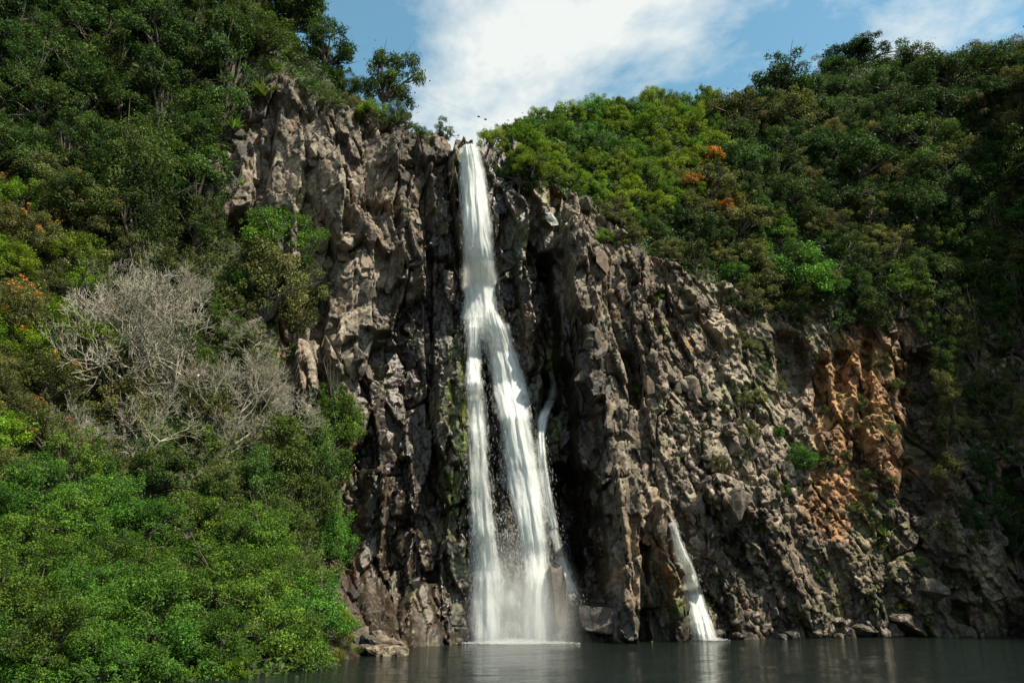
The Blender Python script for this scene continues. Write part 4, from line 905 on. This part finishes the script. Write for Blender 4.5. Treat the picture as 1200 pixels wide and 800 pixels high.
for k, (px, py, d_, lb) in enumerate(((185, 385, 150, 'bare grey shrub with pale twigs in front of the slope'), (262, 445, 130, 'bare grey shrub reaching towards the pale slab'), (160, 330, 90, 'pale twiggy shrub top below the upper thicket'), (305, 400, 84, 'dry twiggy shrub beside the broad pale olive bush'),
        (110, 500, 90, 'low bare shrub behind the feathery bright green bush'), (322, 450, 70, 'small dry shrub against the pale slab'), (205, 490, 120, 'bare branching shrub above the bank thicket'), (240, 345, 90, 'pale bare shrub crown below the dense green shrub'), (285, 500, 80, 'thin bare shrub above the glossy dark sapling'))):
    bare(px, py, d_, lb, k % 3)
bare(235, 395, 205, 'broad silvery dead shrub with a dense crown of fine twigs', 3, -2.2)
bare(300, 440, 130, 'silvery dead shrub between the broad one and the pale slab', 3, -1.8)

# ------------------------------------------------------------------ rosettes, grasses
def blade_proto(seed, nb, ln, wd, up, curve, segs=4, name='leaf_blade'):
    g = random.Random(seed); V, F, T, b = [], [], [], 0
    for k in range(nb):
        a = g.uniform(0, 6.283); el = g.uniform(*up); L = ln * g.uniform(0.65, 1.1); w = wd * g.uniform(0.7, 1.2); ti = g.uniform(0.1, 0.95)
        h_ = np.array([math.cos(a), math.sin(a), 0]); sd = np.array([-math.sin(a), math.cos(a), 0]); p = np.array([0, 0, 0.0]) + h_ * g.uniform(0, 0.08)
        for s_ in range(segs + 1):
            f = s_ / segs; ww = w * (1 - f ** 2.2) * (0.55 + 0.9 * f if f < 0.5 else 1.0) * 0.5
            V += [p - sd * ww + [0, 0, ww * 0.3], p + sd * ww + [0, 0, ww * 0.3]]; T += [ti, ti]
            e_ = el - curve * f; p = p + (h_ * math.cos(e_) + np.array([0, 0, math.sin(e_)])) * L / segs
            if s_ < segs: F.append((b, b + 1, b + 3, b + 2)); b += 2
        b += 2
    return mesh_np(name, V, F, True, {'tint': T})
AGAVE = [blade_proto(70 + k, 30, 1.0, 0.13, (0.25, 1.45), 0.5) for k in range(2)]
BROAD = blade_proto(75, 12, 1.0, 0.26, (0.7, 1.5), 1.3, 6)
GRASS = [blade_proto(80 + k, 90, 1.0, 0.035, (0.6, 1.55), 0.9, 3) for k in range(3)]
def tuft(name, me, px, py, dia, mat, label, cat, group=None, Yoff=-0.15):
    p, _ = ground_hit(px, py); sc = dia / FPX * np.linalg.norm(p) / 2
    o = link(name, me); o.material_slots or me.materials.append(mat); o.material_slots[0].link = 'OBJECT'; o.material_slots[0].material = mat
    o.location = (p[0], p[1] + Yoff, p[2] - 0.2 * sc); o.scale = (sc,) * 3; o.rotation_euler = (0.35, random.uniform(-0.2, 0.2), random.uniform(0, 6.28)); tag(o, label, cat, group); return o
for px, py, d_, lb in ((312, 112, 46, 'largest spiky rosette plant on the corner of the rock face'), (276, 152, 34, 'spiky rosette plant on the dark ledge below the largest one'), (250, 130, 30, 'spiky rosette plant nearest the thicket above the rock face'), (257, 208, 20, 'small pale rosette plant on the lower ledge'), (287, 218, 22, 'thin rosette plant hanging from the rock face'),
        (322, 82, 34, 'spiky rosette plant under the cliff-top tree'), (340, 70, 26, 'narrow-leaved rosette plant at the rock corner'), (1035, 625, 34, 'bright spiky tuft below the orange rock wall')):
    tuft('rosette_plant', random.choice(AGAVE), px, py, d_, L_AGAVE, lb, 'plant', Yoff=-0.3)
for px, py, d_, lb in ((15, 470, 70, 'broad strap-leaved plant beside the orange-speckled bushes'), (30, 440, 46, 'upright broad-leaved plant above the strap-leaved one')):
    tuft('broadleaf_plant', BROAD, px, py, d_, L_AGAVE, lb, 'plant', Yoff=-0.9)
for px, py, d_ in ((1058, 712, 22), (1068, 713, 20), (1078, 714, 20), (1048, 712, 16)):
    tuft('grass_tuft', random.choice(GRASS), px, py, d_, L_GRASS, 'green grass tuft on top of the broad flat boulder', 'grass', 'grass on the flat boulder', Yoff=-0.5)
for px, py, d_ in ((405, 768, 40), (420, 765, 34), (393, 772, 36), (412, 758, 30), (384, 776, 34)):
    tuft('grass_tuft', random.choice(GRASS), px, py, d_, L_GRASS, 'yellow-green grass tuft on the bank beside the boulder heap', 'grass', 'grass beside the boulder heap', Yoff=-0.5)
for px, py, d_ in ((435, 118, 26), (446, 124, 26), (458, 124, 22), (425, 125, 22), (440, 132, 26)):
    tuft('grass_tuft', random.choice(GRASS), px, py, d_, L_GRASS, 'dry grass tuft on the cliff top under the lone tree', 'grass', 'grass under the lone tree')

# ------------------------------------------------------------------ undergrowth (uncountable leaves close to the soil)
def undergrowth(label, sel, cnt, mats, leaf, seed):
    g = np.random.default_rng(seed); ii, jj = np.nonzero(sel)
    a = allV[idx[ii, jj]]; area = np.linalg.norm(np.cross(allV[idx[ii + 1, jj]] - a, allV[idx[ii, jj + 1]] - a), axis=1)
    area = np.minimum(area, 0.5); k = g.choice(len(ii), cnt, p=area / area.sum())
    u, v = g.random(cnt)[:, None], g.random(cnt)[:, None]
    p = a[k] + (allV[idx[ii + 1, jj]] - a)[k] * u + (allV[idx[ii, jj + 1]] - a)[k] * v
    p = p + np.stack([g.normal(0, 0.1, cnt), -np.abs(g.normal(0, 0.35, cnt)), np.abs(g.normal(0, 0.2, cnt))], -1)
    nrm = unit(np.array([0, -0.5, 0.8]) + 0.7 * g.normal(size=(cnt, 3))); d = unit(np.cross(nrm, g.normal(size=(cnt, 3))))
    ln = leaf * g.uniform(0.6, 1.6, cnt); ti = np.clip(0.5 + 0.4 * fbm(p[:, 0] * 0.6, p[:, 2] * 0.6, seed, 3) + g.normal(0, 0.2, cnt), 0, 1)
    V, F, T = leaf_quads(p, nrm, d, ln, ln * 0.55, ti, g)
    tag(link('undergrowth', mesh_np('undergrowth', V, F, False, {'tint': T}), None, mats), label, 'undergrowth', None, 'stuff')
inview = (pxg > -200) & (pxg < 1400) & (pyg > -60) & (pyg < 830) & (over < 2)
inv_q = inview[:-1, :-1]
undergrowth('leafy undergrowth covering the slope beside the pool', (~qrock) & qleft & inv_q, 110000, L_DARK, 0.13, 61)
undergrowth('leafy undergrowth between the trees above the cliff', (~qrock) & (~qleft) & inv_q, 110000, L_DEEP, 0.20, 62)

# ------------------------------------------------------------------ overhead cables across the gorge
def cable(a, b, sag, label, marks):
    A_, B_ = at(*a), at(*b); t_ = np.linspace(0, 1, 25); P = A_[None] * (1 - t_)[:, None] + B_[None] * t_[:, None]; P[:, 2] -= sag * 4 * t_ * (1 - t_)
    V, F = tubes([(P, np.full(25, 0.004))], 5); o = link('overhead_cable', mesh_np('overhead_cable', V, F, True), None, CABLE); tag(o, label, 'cable', 'cables over the gorge')
    for f in marks:
        i = int(f * 24); bm = bmesh.new(); bmesh.ops.create_icosphere(bm, subdivisions=2, radius=0.075); bmesh.ops.scale(bm, vec=(1.5, 0.9, 1.0), verts=bm.verts)
        me = bpy.data.meshes.new('cable_marker'); bm.to_mesh(me); bm.free(); me.materials.append(CABLE); m_ = link('cable_marker', me, o); m_.location = P[i]
cable((400, 62, 46), (600, 152, 52), 0.25, 'thin dark overhead cable carrying two small dark markers across the gorge', (0.80, 0.835))
cable((400, 75, 46.6), (600, 158, 52.6), 0.25, 'thin bare overhead cable below the one carrying markers', ())
